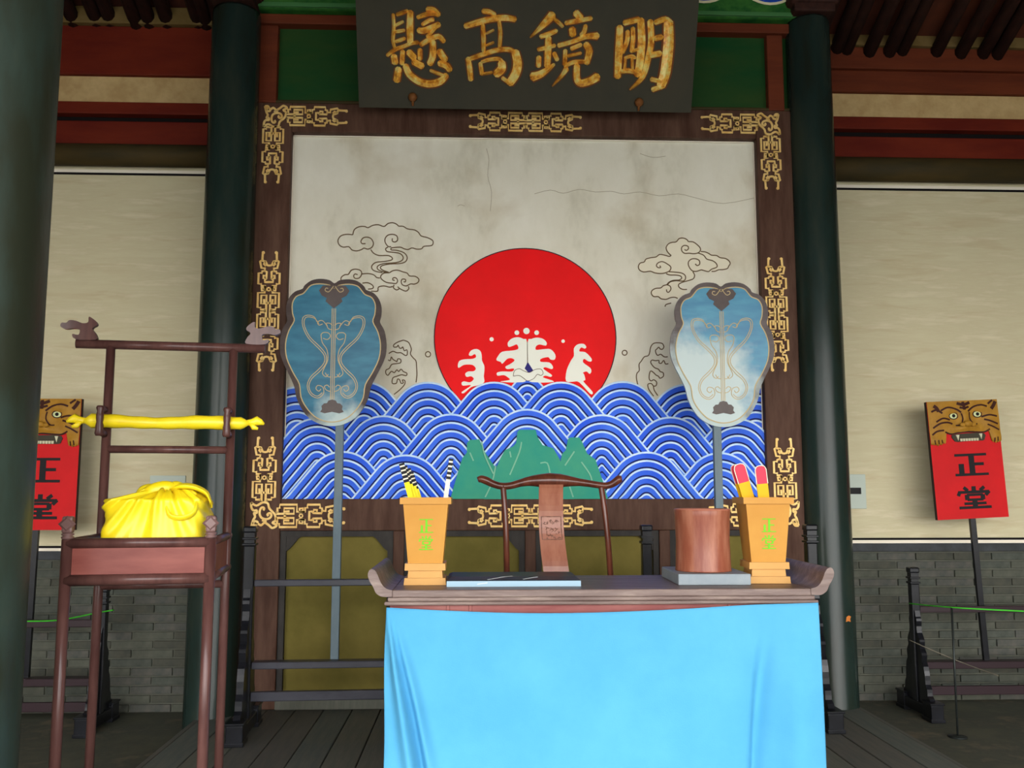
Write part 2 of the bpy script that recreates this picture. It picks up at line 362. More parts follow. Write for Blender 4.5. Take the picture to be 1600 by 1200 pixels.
for xa, xb, st in ((-3.1, -1.42, .128), (2.02, 3.75, .148)):
    x = xa
    while x < xb:
        o = bpy.data.objects.new('rafter', rmesh); C.objects.link(o); o.parent = ceil; o.location = (x + random.uniform(-.02, .02), 0, random.uniform(-.012, .012)); o.rotation_euler = (0, 0, random.uniform(-.012, .012)); x += st

# columns
def column(cx, cy, r, z0, z1, mt, label, base=True):
    m = MB(); m.lathe([(r * 1.02, z0), (r * 1.02, z0 + .02), (r, z0 + .03), (r * .985, (z0 + z1) / 2), (r * .955, z1 - .02), (r * .93, z1)], (cx, cy, 0), 48)
    return tag(obj('column', m, mt), label, None, kind='structure')
cl = A(349, 600, 5.33); crr = A(1283, 600, 5.40)
column(cl.x, 5.33, .152, ZS, A(365, 22, 5.33).z, M_COL, 'dark green lacquered column between the seal stand and the mural screen')
column(crr.x, 5.40, .142, ZS, A(1250, 38, 5.40).z, M_COL, 'dark green lacquered column right of the mural screen, glossy below')
for i_, (cx_, cy_, pz) in enumerate(((cl.x, 5.33, A(365, 20, 5.33).z), (crr.x, 5.40, A(1250, 36, 5.40).z))):
    m = MB(); m.box((cx_ - .13, cy_ - .15, pz + .002), (cx_ + .13, cy_ + .12, pz + .55), 0, .01); m.box((cx_ - .16, cy_ - .17, pz + .05), (cx_ + .16, cy_ + .12, pz + .20), 0, .03); struct('trim_%d' % (41 + i_), m, M_RAFT)
cp_ = A(1325, 967, 5.40 - .125); m = MB(); rnd0 = random.Random(5)
q_ = [(-.018, -.016), (-.012, .012), (.004, .020), (.020, .012), (.012, -.002), (.016, -.018), (.0, -.012)]
m.prism([Vector((cp_.x + a, 5.40 - math.sqrt(max(0, .1405 ** 2 - (cp_.x + a - crr.x) ** 2)) - .0005, cp_.z + b)) for a, b in q_], (0, -.0012, 0)); obj('paint_chip', m, mat('bare orange chip', (206, 122, 54), .8), bpy.data.objects['column.001'])
ce = A(53, 600, 2.6)
column(ce.x - .168, 2.6, .172, ZS, 5.2, M_COLN, 'worn green lacquered column at the left edge, nearest the viewer')

# =================================================================== MURAL SCREEN
YF, YP = 5.385, 5.45           # frame face, mural face
SL0 = Vector((0.27, YF, 0))
scr = thing('mural_screen', 'tall brown screen between columns, painted with red sun over blue waves', 'screen', SL0)
def sp(name, m, mats, parent=None, **k):
    o = wpart(name, m, mats, scr, SL0, **k)
    if parent is not None: o.parent = parent
    return o
xl, xr = A(447.5, 480, YF).x, A(1190.5, 480, YF).x
zt, zb0 = A(800, 211, YF).z, A(800, 779.5, YF).z
xo0, xo1 = cl.x - 0.02, crr.x + 0.0
zrt = A(800, 166, YF).z            # top of top rail
zbb = A(800, 829, YF).z            # under bottom rail
zup0, zup1 = A(800, 46, YF).z, A(800, 31, YF).z
ztop = zup1 + .012
zs0 = A(600, 1090, YF).z
def FX(side, a): return a
m = MB(); m.box((xo0, YF, 0.0), (xl, YF + .09, zrt), 0, .006); stile_l = sp('stile', m, M_FRAME)
m = MB(); m.box((xr, YF, 0.0), (xo1, YF + .09, zrt), 0, .006); stile_r = sp('stile', m, M_FRAME)
m = MB(); m.box((xl, YF + .001, zt), (xr, YF + .09, zrt), 0, .006); rail_t = sp('top_rail', m, M_FRAME)
m = MB(); m.box((xl, YF + .001, zbb), (xr, YF + .09, zb0), 0, .006); rail_b = sp('bottom_rail', m, M_FRAME)
m = MB(); m.box((xo0 + .1, YF - .02, zup0), (xo1 - .1, YF + .09, zup1), 0, .006); sp('upper_rail', m, M_REDB)
# mural panel
m = MB(); m.box((xl - .01, YP, zb0 - .01), (xr + .01, YP + .03, zt + .01)); pan = sp('mural_panel', m, M_MURAL)
m = MB(); e = .006
m.box((xl, YP - .012, zb0), (xl + e, YP, zt)); m.box((xr - e, YP - .012, zb0), (xr, YP, zt)); m.box((xl, YP - .012, zt - e), (xr, YP, zt))
sp('panel_edge', m, M_WLINE, pan)
# green boards above
m = MB(); m.box((xo0, YF + .05, zrt), (xo1, YF + .08, zup0)); sp('green_board', m, M_GREEN)
for a, b in ((402, 433), (1199, 1224)):
    m = MB(); m.box((A(a, 100, YF).x, YF, zrt + .001), (A(b, 100, YF).x, YF + .06, zup0 - .001), 0, .008); sp('upper_post', m, M_REDB)
m = MB(); m.box((xo0 + .1, YF + .005, zrt + .001), (xo1 - .1, YF + .05, zrt + .022), 0, .008); sp('board_moulding', m, M_LOG)
# lower part: mullions, olive boards with chamfered upper corners, sill
bx = [xl, A(622, 900, YF).x, A(829, 900, YF).x, A(1040, 900, YF).x, xr]
for x in bx[1:4]:
    m = MB(); m.box((x - .032, YF + .004, zs0), (x + .032, YF + .09, zbb), 0, .005); sp('mullion', m, M_FRAME)
m = MB(); m.box((xl, YF - .012, 0.0), (xr, YF + .09, zs0), 0, .006); sp('sill', m, M_PLANK[0])
for i in range(4):
    a = bx[i] + (.032 if i else 0.0); b = bx[i + 1] - (.032 if i < 3 else 0.0)
    m = MB(); m.box((a, YF + .055, zs0), (b, YF + .08, zbb)); bd = sp('olive_board', m, M_OLIVE)
    t = .034; c_ = .085; y = YF + .055
    m = MB()
    m.box((a, YF + .02, zs0), (a + t, y, zbb)); m.box((b - t, YF + .02, zs0), (b, y, zbb)); m.box((a + t, YF + .02, zbb - t), (b - t, y, zbb))
    for s_, xx in ((1, a + t), (-1, b - t)):
        q = [(xx, y, zbb - t), (xx + s_ * c_, y, zbb - t), (xx + s_ * c_ * .8, y, zbb - t - .012), (xx + s_ * .022, y, zbb - t - c_ * .8), (xx, y, zbb - t - c_)]
        m.prism(q, (0, -.03, 0))
    sp('inner_frame', m, M_FRAMED, bd)
# painted architrave above the screen
m = MB(); yb_ = YF - .06; m.box((cl.x, yb_, zup1 + .013), (crr.x, yb_ + .3, zup1 + .75), 0, .02); arch = struct('trim_40', m, [M_GREENB])
for (px_, py_, rp) in ((1201, -43, 57), (1098, -46, 57), (470, -54, 58), (580, -52, 58)):
    c_ = A(px_, py_, yb_ - .002); r_ = rp * yb_ / F_PX
    m = MB(); m.prism([c_ + Vector((r_ * math.cos(t), 0, r_ * math.sin(t))) for t in [2 * PI * i / 36 for i in range(36)]], (0, -.006, 0)); obj('medallion', m, M_MEDB, arch)
    m = MB(); m.ribbon([c_ + Vector((r_ * math.cos(t), -.006, r_ * math.sin(t))) for t in [2 * PI * i / 36 for i in range(37)]], .016, (0, -1, 0), .003); obj('medallion_rim', m, M_CREAM, arch)
    for k in range(6):
        t = 2 * PI * k / 6 + .3; d = Vector((math.cos(t), 0, math.sin(t)))
        m = MB(); m.ribbon(smooth([c_ + Vector((0, -.006, 0)) + d * r_ * .25, c_ + Vector((0, -.006, 0)) + d * r_ * .55, c_ + Vector((0, -.006, 0)) + d * r_ * .9], 4), [.01, .02, .035, .05, .06, .055, .045, .03, .01], (0, -1, 0), .004); obj('petal', m, M_CREAM, arch)
zl = zup1 + .02
m = MB(); m.box((cl.x + .12, yb_ - .014, zl + .0), (crr.x - .12, yb_, zl + .028), 0, .004); obj('beam_moulding', m, mat('pale green moulding', (66, 116, 66), 0.6), arch)

# ---- fret ornaments (gold key-pattern appliques)
UP = Vector((0, -1, 0))
HALF = [  # (u across, v along from the middle), in units of the half width 16.6 px; mirrored in u
    [(65, 525), (65, 505), (68, 450)], [(68, 450), (88, 440), (74, 380), (40, 378), (44, 355), (66, 350), (68, 335), (98, 335), (98, 240), (70, 240), (70, 222), (36, 222), (30, 180), (64, 180), (66, 205), (48, 205)],
    [(68, 445), (38, 440), (20, 405), (0, 402)], [(38, 440), (52, 415), (34, 400)],
    [(44, 352), (22, 348), (24, 285), (54, 290), (52, 314), (36, 310)], [(24, 288), (38, 275), (38, 255), (0, 255)],
    [(36, 222), (36, 160), (98, 160), (98, 30), (68, 30), (68, 12), (30, 12)], [(18, 70), (18, 138), (66, 138), (66, 62), (38, 62), (40, 104)], [(18, 70), (0, 70)],
]
INN = [[(18, 70), (18, 0)], [(30, 12), (30, 0)]]
def fret(root_stile, cx_px, cy_px, along, half_len_px, half_w_px, both=True, flip=1):
    """along: unit vector of the tip direction in the XZ plane."""
    c_ = A(cx_px, cy_px, YF - .001); k = YF / F_PX
    al = Vector((along[0], 0, along[1])); ac = Vector((along[1], 0, -along[0]))
    m = MB(); w = 3.3 * k
    for sv in ((1, -1) if both else (1,)):
        for su in (1, -1):
            for line in HALF + INN:
                pts = [c_ + ac * (su * u / 98 * half_w_px * k) + al * (sv * v / 525 * half_len_px * k) for u, v in line]
                m.ribbon(pts, w, UP, .006)
            pc = c_ + ac * (su * 60 / 98 * half_w_px * k) + al * (sv * 518 / 525 * half_len_px * k)
            m.prism([pc + Vector((2.4 * k * math.cos(t), 0, 2.4 * k * math.sin(t))) for t in [2 * PI * i / 10 for i in range(10)]], UP * .007)
        pc = c_ + al * (sv * 192 / 525 * half_len_px * k)
        m.ribbon([pc + Vector((2.6 * k * math.cos(t), 0, 2.6 * k * math.sin(t))) for t in [2 * PI * i / 12 for i in range(13)]], 1.8 * k, UP, .006)
    return sp('fret_ornament', m, M_GOLDL, root_stile)
fret(rail_t, 821, 191, (1, 0), 91, 15)
fret(rail_b, 829, 806, (1, 0), 96, 16)
fret(stile_l, 419, 486, (0, 1), 95, 16.5)
fret(stile_r, 1213.5, 491, (0, 1), 92, 16.5)
fret(stile_l, 427.5, 197, (0, -1), 95, 16, False)
fret(stile_l, 412, 783, (0, 1), 98, 17, False)
fret(stile_r, 1203, 212, (0, -1), 91, 15.5, False)
fret(stile_r, 1227.5, 785, (0, 1), 100, 17, False)
fret(rail_t, 448, 181.5, (1, 0), 97, 15.5, False)
fret(rail_t, 1184, 194, (-1, 0), 94, 15.5, False)
fret(rail_b, 431, 806, (1, 0), 105, 17, False)
fret(rail_b, 1212, 804, (-1, 0), 105, 17, False)
CORN = [[(100, 800), (160, 835), (230, 800), (290, 810), (310, 870), (370, 930), (385, 1000), (350, 1030), (400, 1060), (350, 1090), (310, 1060), (260, 1030), (220, 1060), (180, 1040), (150, 1080), (110, 1080)],
        [(100, 800), (105, 860), (130, 890), (165, 890), (165, 920), (135, 920), (150, 960), (130, 1000), (110, 1080)],
        [(240, 890), (250, 870), (235, 855), (210, 870), (200, 920), (220, 970), (270, 990), (320, 975), (335, 940), (315, 920), (290, 935), (300, 955)],
        [(140, 1010), (180, 1020), (160, 1060), (130, 1050), (140, 1010)], [(230, 1000), (280, 1020)]]
def corner(par, cx, cy, fx, fy, s=1.0):
    k = YF / F_PX; m = MB(); c_ = A(cx, cy, YF - .001)
    for ln in CORN:
        pts = [c_ + Vector(((u - 245) / 7.5 * s * fx * k, 0, -(v - 945) / 7.5 * s * fy * k)) for u, v in ln]
        m.ribbon(smooth(pts, 4), 3.3 * k, UP, .006)
    return sp('corner_scroll', m, M_GOLDL, par)
corner(stile_l, 412, 805, 1, 1); corner(stile_l, 430, 182, 1, -1, .92); corner(stile_r, 1201, 194, -1, -1, .92); corner(stile_r, 1229, 803, -1, 1)

# ---- the mural: sun, foam, clouds, waves, mountains in low relief
KP = YP / F_PX
def mp(px_, py_, lift=0.0): 
    v = A(px_, py_, YP); v.y -= lift; return v
def inpan(v):
    v.x = max(xl - .015, min(xr + .015, v.x)); v.z = max(zb0 - .02, v.z); return v
m = MB(); sc_ = A(821, 527, YP); rs = 144 * KP
ring = [sc_ + Vector((rs * math.cos(t), 0, rs * math.sin(t))) for t in [2 * PI * i / 96 for i in range(96)]]
m.prism(ring, (0, -.004, 0), 0); sp('sun', m, M_SUN, pan)
m = MB(); m.ribbon(ring + [ring[0]], .006, UP, .0055); sp('sun_outline', m, M_OUT, pan)
def lines(name, raw, sc, ox, oy, w, mt, lift=0.0, h=.0025):
    m = MB()
    for ln in raw:
        m.ribbon(smooth([mp(ox + u / sc, oy + v / sc, lift) for u, v in ln], 3), w * KP, UP, h)
    return sp(name, m, mt, pan)
CL1 = [[(410,295),(330,290),(260,310),(225,365),(240,420),(290,450),(360,445),(400,485),(460,497),(520,480),(550,462),(600,475),(650,450),(668,400),(640,345),(590,325),(540,335),(512,375),(525,405),(570,405)],
 [(410,295),(430,230),(490,195),(560,192),(600,207),(660,178),(730,170),(800,192),(850,155),(910,145),(960,165),(985,187),(1040,190),(1095,222),(1180,235),(1230,265),(1265,310),(1340,330),(1400,360),(1415,390),(1395,430),(1300,440),(1270,470),(1210,475),(1150,460),(1100,480),(1050,470),(1000,450),(890,460)],
 [(890,445),(850,440),(815,390),(815,340),(850,300),(910,290),(960,310),(970,360),(940,385),(905,375),(905,340)],
 [(635,480),(670,525),(740,555),(850,555),(900,580),(895,610),(800,630),(700,640),(650,680),(650,720),(690,750),(780,770)],
 [(850,450),(820,470),(840,505),(920,515),(1000,530),(1040,575),(1020,620),(940,645),(800,655),(730,680),(715,710),(740,740),(830,770)],
 [(890,460),(890,485),(960,490),(1050,520),(1090,575),(1070,630),(1000,655),(880,660),(780,680),(755,710),(790,740),(860,765)],
 [(870,770),(910,745),(970,738),(1040,760),(1090,775),(1120,810),(1190,815),(1235,850),(1225,890),(1180,912),(1130,910),(1080,935),(1030,920),(1015,880),(1030,850),(1070,855),(1065,885),(1045,880)],
 [(870,770),(800,775),(760,810),(770,850),(830,890),(900,900),(950,905),(970,870),(950,835),(915,835),(910,860),(935,865)],
 [(925,920),(920,960),(960,985),(990,965),(970,945)], [(990,965),(1070,1000),(1110,970),(1105,940)],
 [(265,880),(265,830),(310,795),(355,790),(390,740),(450,725),(510,745),(520,790),(490,835),(440,840),(420,810),(440,785),(470,795)],
 [(525,785),(600,780),(670,795),(710,830),(750,835)], [(640,1000),(720,1000),(730,950),(800,935),(870,950),(910,940)], [(530,900),(600,895),(660,930),(660,965),(600,975)]]
CL2 = [[(610,350),(560,300),(540,240),(570,190),(620,168),(680,160),(720,115),(780,108),(830,130),(850,155),(910,160),(960,190),(1010,240),(1015,280),(980,315),(920,325),(860,318),(800,320),(760,290),(755,240),(790,210),(840,220),(850,255),(820,280),(795,265)],
 [(610,350),(580,362),(520,345),(450,335),(400,370),(330,380),(260,400),(235,440),(180,455),(155,500),(170,550),(230,578),(320,568),(380,590),(460,600),(530,590),(590,560),(605,510),(560,470),(490,435),(430,450),(405,490),(430,518),(465,515),(450,490)],
 [(1020,295),(1080,300),(1130,320),(1170,345),(1240,350),(1290,380),(1360,390),(1410,420),(1430,460),(1410,495),(1390,530),(1330,545),(1270,548),(1220,568),(1170,570)],
 [(985,315),(1060,345),(1105,400),(1180,420),(1235,460),(1245,510),(1170,540),(1130,572),(1070,560),(1025,550),(960,570),(900,560),(855,500),(850,440),(890,400),(950,395),(1000,420),(1005,470),(970,490),(945,465)],
 [(910,575),(935,620),(920,670),(860,695),(770,720),(715,750),(720,790),(770,820),(830,820)],
 [(540,600),(590,620),(680,622),(740,635),(755,665),(720,690),(640,695),(580,720),(550,755)],
 [(580,575),(680,582),(760,595),(805,630),(805,680),(770,705),(680,700),(600,715),(560,755)],
 [(550,755),(500,770),(465,800),(400,805),(345,835),(335,880),(370,920),(430,920),(470,950),(540,958),(600,935),(660,930),(700,945)],
 [(550,755),(595,775),(605,820),(575,860),(550,850),(545,820)], [(525,1060),(540,1030),(610,1010)]]
FL = [[(440,235),(510,260),(545,300),(575,390),(560,470),(610,540),(655,590),(665,700),(670,830),(655,955)],
 [(440,235),(350,265),(280,310),(275,350),(330,350),(350,320),(375,370),(410,370),(430,350),(455,415),(500,400),(505,480),(470,495),(400,450),(330,450),(260,425),(190,465)],
 [(180,570),(215,585),(235,520),(260,560),(310,590),(330,600),(345,555),(395,565),(390,620),(320,635),(240,650),(200,715),(145,745),(140,800),(175,835),(205,800),(240,765),(285,790),(330,740),(360,770),(400,730),(440,770),(500,800),(485,840),(410,825),(330,850),(260,880),(250,970),(320,970),(340,900),(375,910),(400,970),(440,960),(420,915),(465,925),(460,990),(380,1080),(280,1160)],
 [(905,475),(892,445),(860,430),(828,445),(815,475),(828,507),(860,520),(892,507),(905,475)]]
FR = [[(735,350),(710,295),(640,280),(560,290),(510,350),(490,450),(465,500),(400,520),(350,590),(310,650),(315,750),(275,800),(265,880),(290,1000)],
 [(735,350),(710,390),(670,385),(645,355),(610,390),(590,410),(600,460),(630,495),(680,475),(740,520),(800,518)],
 [(810,635),(760,640),(730,580),(690,630),(650,620),(650,580),(590,585),(530,575),(510,620),(570,700),(640,730),(670,770),(720,790),(725,850),(670,885),(640,850),(600,830),(560,790),(510,760),(485,820),(485,900),(520,930),(560,910),(610,950),(600,1010),(555,1015),(520,975),(460,990),(480,1080),(560,1190)],
 [(555,1015),(570,1090),(630,1180)], [(108,450),(95,420),(65,408),(35,420),(23,450),(35,480),(65,492),(95,480),(108,450)]]
CLF = [(610,350),(560,300),(540,240),(570,190),(620,168),(680,160),(720,115),(780,108),(830,130),(850,155),(910,160),(960,190),(1010,240),(1020,290),(1080,300),(1170,345),(1240,350),(1290,380),(1360,390),(1430,460),(1390,530),(1220,568),(1130,572),(1025,550),(900,565),(935,620),(860,695),(770,720),(715,750),(720,790),(830,820),(760,920),(700,945),(600,935),(540,958),(470,950),(430,920),(370,920),(335,880),(345,835),(400,805),(465,800),(550,755),(640,697),(720,690),(755,665),(740,635),(680,622),(590,620),(530,592),(460,600),(380,590),(320,568),(230,578),(170,550),(155,500),(180,455),(235,440),(260,400),(330,380),(400,370),(450,335),(520,345),(580,362)]
m = MB(); m.prism([mp(980 + u / 8.889, 360 + v / 8.889) for u, v in CLF], (0, -.001, 0)); sp('cloud', m, mat('pale cream cloud paint', (228, 220, 196), .85), pan)
lines('cloud_outline', CL1, 8, 500, 330, 1.7, M_INK)
lines('cloud_outline', CL2, 8.889, 980, 360, 1.7, M_INK)
def fillpoly(name, raw, sc, ox, oy, mt, lift, h, sm=True):
    pts = [mp(ox + u / sc, oy + v / sc, lift) for u, v in raw]
    m = MB(); m.prism(smooth(pts, 3, True) if sm else pts, (0, -h, 0)); return sp(name, m, mt, pan)
lines('spray_outline', FL, 10.91, 590, 510, 1.6, M_INK); lines('spray_outline', FR, 10.91, 970, 510, 1.6, M_INK)
FOAM = [[(280,290),(300,255),(345,243),(378,262),(388,300),(390,340),(408,380),(410,420),(405,470),(408,520),(360,545),(300,560),(240,610),(222,600),(300,545),(232,548),(220,525),(240,512),(290,520),(322,492),(300,470),(262,475),(250,450),(275,430),(320,428),(338,405),(310,375),(240,375),(195,400),(190,370),(205,340),(250,328),(310,325),(340,310),(330,285),(300,300)],
 [(1155,240),(1185,205),(1235,200),(1258,225),(1245,240),(1215,230),(1200,262),(1250,270),(1300,320),(1300,345),(1275,345),(1240,325),(1232,355),(1290,400),(1300,430),(1285,450),(1262,430),(1230,440),(1240,455),(1250,500),(1235,515),(1310,600),(1290,615),(1200,520),(1150,515),(1090,510),(1095,420),(1130,340),(1155,300)],
 [(765,190),(735,160),(690,145),(640,155),(605,190),(612,225),(650,215),(680,205),(692,240),(650,255),(560,265),(525,300),(510,335),(545,350),(560,365),(600,325),(640,320),(660,340),(620,370),(585,390),(600,410),(655,405),(640,430),(560,430),(515,440),(520,465),(570,460),(600,475),(620,500),(540,515),(700,520),(765,480)],
 [(770,190),(800,160),(850,148),(900,160),(928,190),(920,215),(870,205),(840,220),(840,250),(900,245),(960,245),(1000,290),(995,330),(960,330),(940,310),(880,325),(880,350),(950,355),(980,390),(970,410),(920,395),(900,405),(930,430),(972,460),(960,475),(920,465),(900,480),(990,515),(840,520),(770,480)]]
for fp in FOAM:
    f_ = fillpoly('foam', fp, 5.333, 680, 500, M_FOAM, .004, .003)
lines('foam_seam', [[(767, 185), (768, 260), (770, 360)]], 5.333, 680, 500, .9, M_INK, .007)
fillpoly('foam_gap', [(770, 350), (815, 420), (780, 445), (745, 405)], 5.333, 680, 500, M_INDIGO, .0072, .0015, False)
fillpoly('foam', [(650,470),(660,425),(700,408),(735,425),(785,440),(830,415),(880,412),(898,445),(880,465),(850,455),(820,490),(770,510),(740,490),(700,465)], 5.333, 680, 500, M_FOAM, .0085, .003)
lines('foam_seam', [[(650,470),(660,425),(700,408),(735,425),(785,440),(830,415),(880,412),(898,445),(880,465),(850,455),(820,490),(770,510),(740,490),(700,465),(650,470)]], 5.333, 680, 500, .8, M_INK, .0115)
for (u, v, r) in ((680, 107, 20), (760, 93, 27), (845, 107, 20), (470, 162, 18), (1065, 178, 15)):
    m = MB(); c_ = mp(680 + u / 5.333, 500 + v / 5.333, .004); r_ = r / 5.333 * KP
    m.prism([c_ + Vector((r_ * math.cos(t), 0, r_ * math.sin(t))) for t in [2 * PI * i / 16 for i in range(16)]], (0, -.003, 0)); sp('spray_drop', m, M_FOAM, pan)
CRACK = [[(835, 303), (860, 297), (880, 302), (905, 296), (930, 300), (955, 299), (975, 303), (1000, 300), (1030, 306), (1060, 303), (1090, 310), (1130, 318), (1180, 309)], [(715, 322), (720, 320), (726, 322)], [(760, 232), (764, 250), (762, 275), (768, 300), (766, 330)], [(1000, 240), (1020, 246), (1040, 244)]]
for q in CRACK: lines('plaster_crack', [q], 1, 0, 0, .9, mat('dark crack paint', (172, 162, 138), .9), 0, .0006)  # cracks laid on as slightly darker lines
# waves: nested bands, each with pale upper line, blue body, dark lower line
def wave(cx, cy, R, layer, n=7, s=13.0, tail=120, phi=math.radians(50)):
    m = MB(); lift = .0045 + layer * .0024
    def curve(k):
        r = max(R - k * s * .75, 3.0); yc = cy + k * s + r; out = []
        for i in range(6, 0, -1):
            L = tail * i / 6; out.append((cx - r * math.sin(phi) - L * math.cos(phi), yc - r * math.cos(phi) + L * math.sin(phi)))
        for i in range(15):
            t = -phi + 2 * phi * i / 14; out.append((cx + r * math.sin(t), yc - r * math.cos(t)))
        for i in range(1, 7):
            L = tail * i / 6; out.append((cx + r * math.sin(phi) + L * math.cos(phi), yc - r * math.cos(phi) + L * math.sin(phi)))
        return out
    prof = [(0, 0, 0), (.05, .0016, 0), (.23, .0024, 0), (.27, .0022, 1), (.6, .0023, 1), (.80, .0012, 1), (1, 0, 2)]
    cs = [curve(k) for k in range(n + 1)]
    for k in range(n):
        a, b = cs[k], cs[k + 1]; rows = []
        for t, h, _ in prof: rows.append([inpan(mp(p[0] + (q[0] - p[0]) * t, p[1] + (q[1] - p[1]) * t, lift + h)) for p, q in zip(a, b)])
        for j in range(len(prof) - 1):
            nn = len(a); mi = 0 if j < 2 else (1 if j < 5 else 2)
            m.add(rows[j] + rows[j + 1], [(i, i + 1, nn + i + 1, nn + i) for i in range(nn - 1)], mi, True)
    ctr = inpan(mp(cx, cs[n][0][1], lift)); last = [inpan(mp(p[0], p[1], lift)) for p in cs[n]]
    m.add(last + [ctr], [(i, i + 1, len(last)) for i in range(len(last) - 1)], 1)
    o = sp('wave', m, [M_WL, M_WB, M_WD], pan, recalc=False); return o
for i, (cx, cy, R) in enumerate([(824, 588, 26), (465, 604, 60), (1180, 604, 60), (1073, 600, 56), (569, 596, 56), (669, 597, 56), (972, 596, 56), (772, 597, 55), (876, 597, 55),
        (1150, 654, 56), (497, 653, 56), (1046, 651.5, 56), (600, 649.5, 55), (939, 648, 56), (705, 647, 56), (823, 639.5, 56),
        (1122, 707, 55), (537, 705, 58), (1008, 706, 58), (635, 710.5, 58)]):
    wave(cx, cy, R, i)
MT = [[(130,1040),(200,800),(235,690),(275,640),(275,560),(300,535),(380,530),(395,570),(430,640),(470,700),(515,765),(520,1040)],
      [(1080,1040),(1075,700),(1090,650),(1120,620),(1135,535),(1150,515),(1235,515),(1260,560),(1300,650),(1370,700),(1430,870),(1480,1040)],
      [(420,1040),(500,830),(560,690),(600,620),(670,590),(695,560),(705,470),(720,450),(860,450),(875,510),(920,580),(1010,605),(1060,690),(1110,790),(1190,1040)]]
for i, q in enumerate(MT):
    pts = [inpan(mp(680 + u / 5.517, 590 + v / 5.517 * 1.012, .046 + .003 * i)) for u, v in q]
    m = MB(); m.prism(pts, (0, -.010, 0)); sp('mountain', m, M_TEAL, pan)
RIDGE = [[(400,560),(430,680),(500,830)], [(300,650),(330,720)], [(740,560),(720,650),(640,840)], [(900,740),(960,740),(985,840)], [(1250,730),(1320,830),(1340,890)], [(1150,700),(1110,760)], [(640,640),(650,690)], [(520,760),(490,900),(430,1030)], [(1190,640),(1150,700)], [(1150,940),(1180,1030)]]
for q in RIDGE: lines('ridge_line', [q], 5.517, 680, 590, 2.0, M_CRK, .0625, .002)

# =================================================================== PLAQUE
p_bot = A(820, 172, 5.22); tilt = math.radians(24)
pn = Vector((0, -math.cos(tilt), -math.sin(tilt))); pu = Vector((0, -math.sin(tilt), math.cos(tilt)))
PL0 = Vector((p_bot.x, 5.22, p_bot.z))
plq = thing('hanging_plaque', 'charcoal plaque with four large gold characters, leaning out above the mural', 'plaque', PL0)
def pp(px_, py_): return on_plane(px_, py_, p_bot, pn)
pw2 = (pp(1080, 172).x - pp(561, 167).x) / 2; pcx = (pp(1080, 172).x + pp(561, 167).x) / 2
m = MB(); hgt = 0.80; base = Vector((pcx, p_bot.y, p_bot.z))
def pc(x, h, d): return base + Vector((x, 0, 0)) + pu * h - pn * d
wt = pw2
outl = [pc(-pw2, 0, .0), pc(pw2, 0, .0), pc(wt, hgt, .0), pc(-wt, hgt, .0)]
m.prism([q - pn * .05 for q in outl], pn * .05); wpart('board', m, M_PLAQ, plq, PL0)
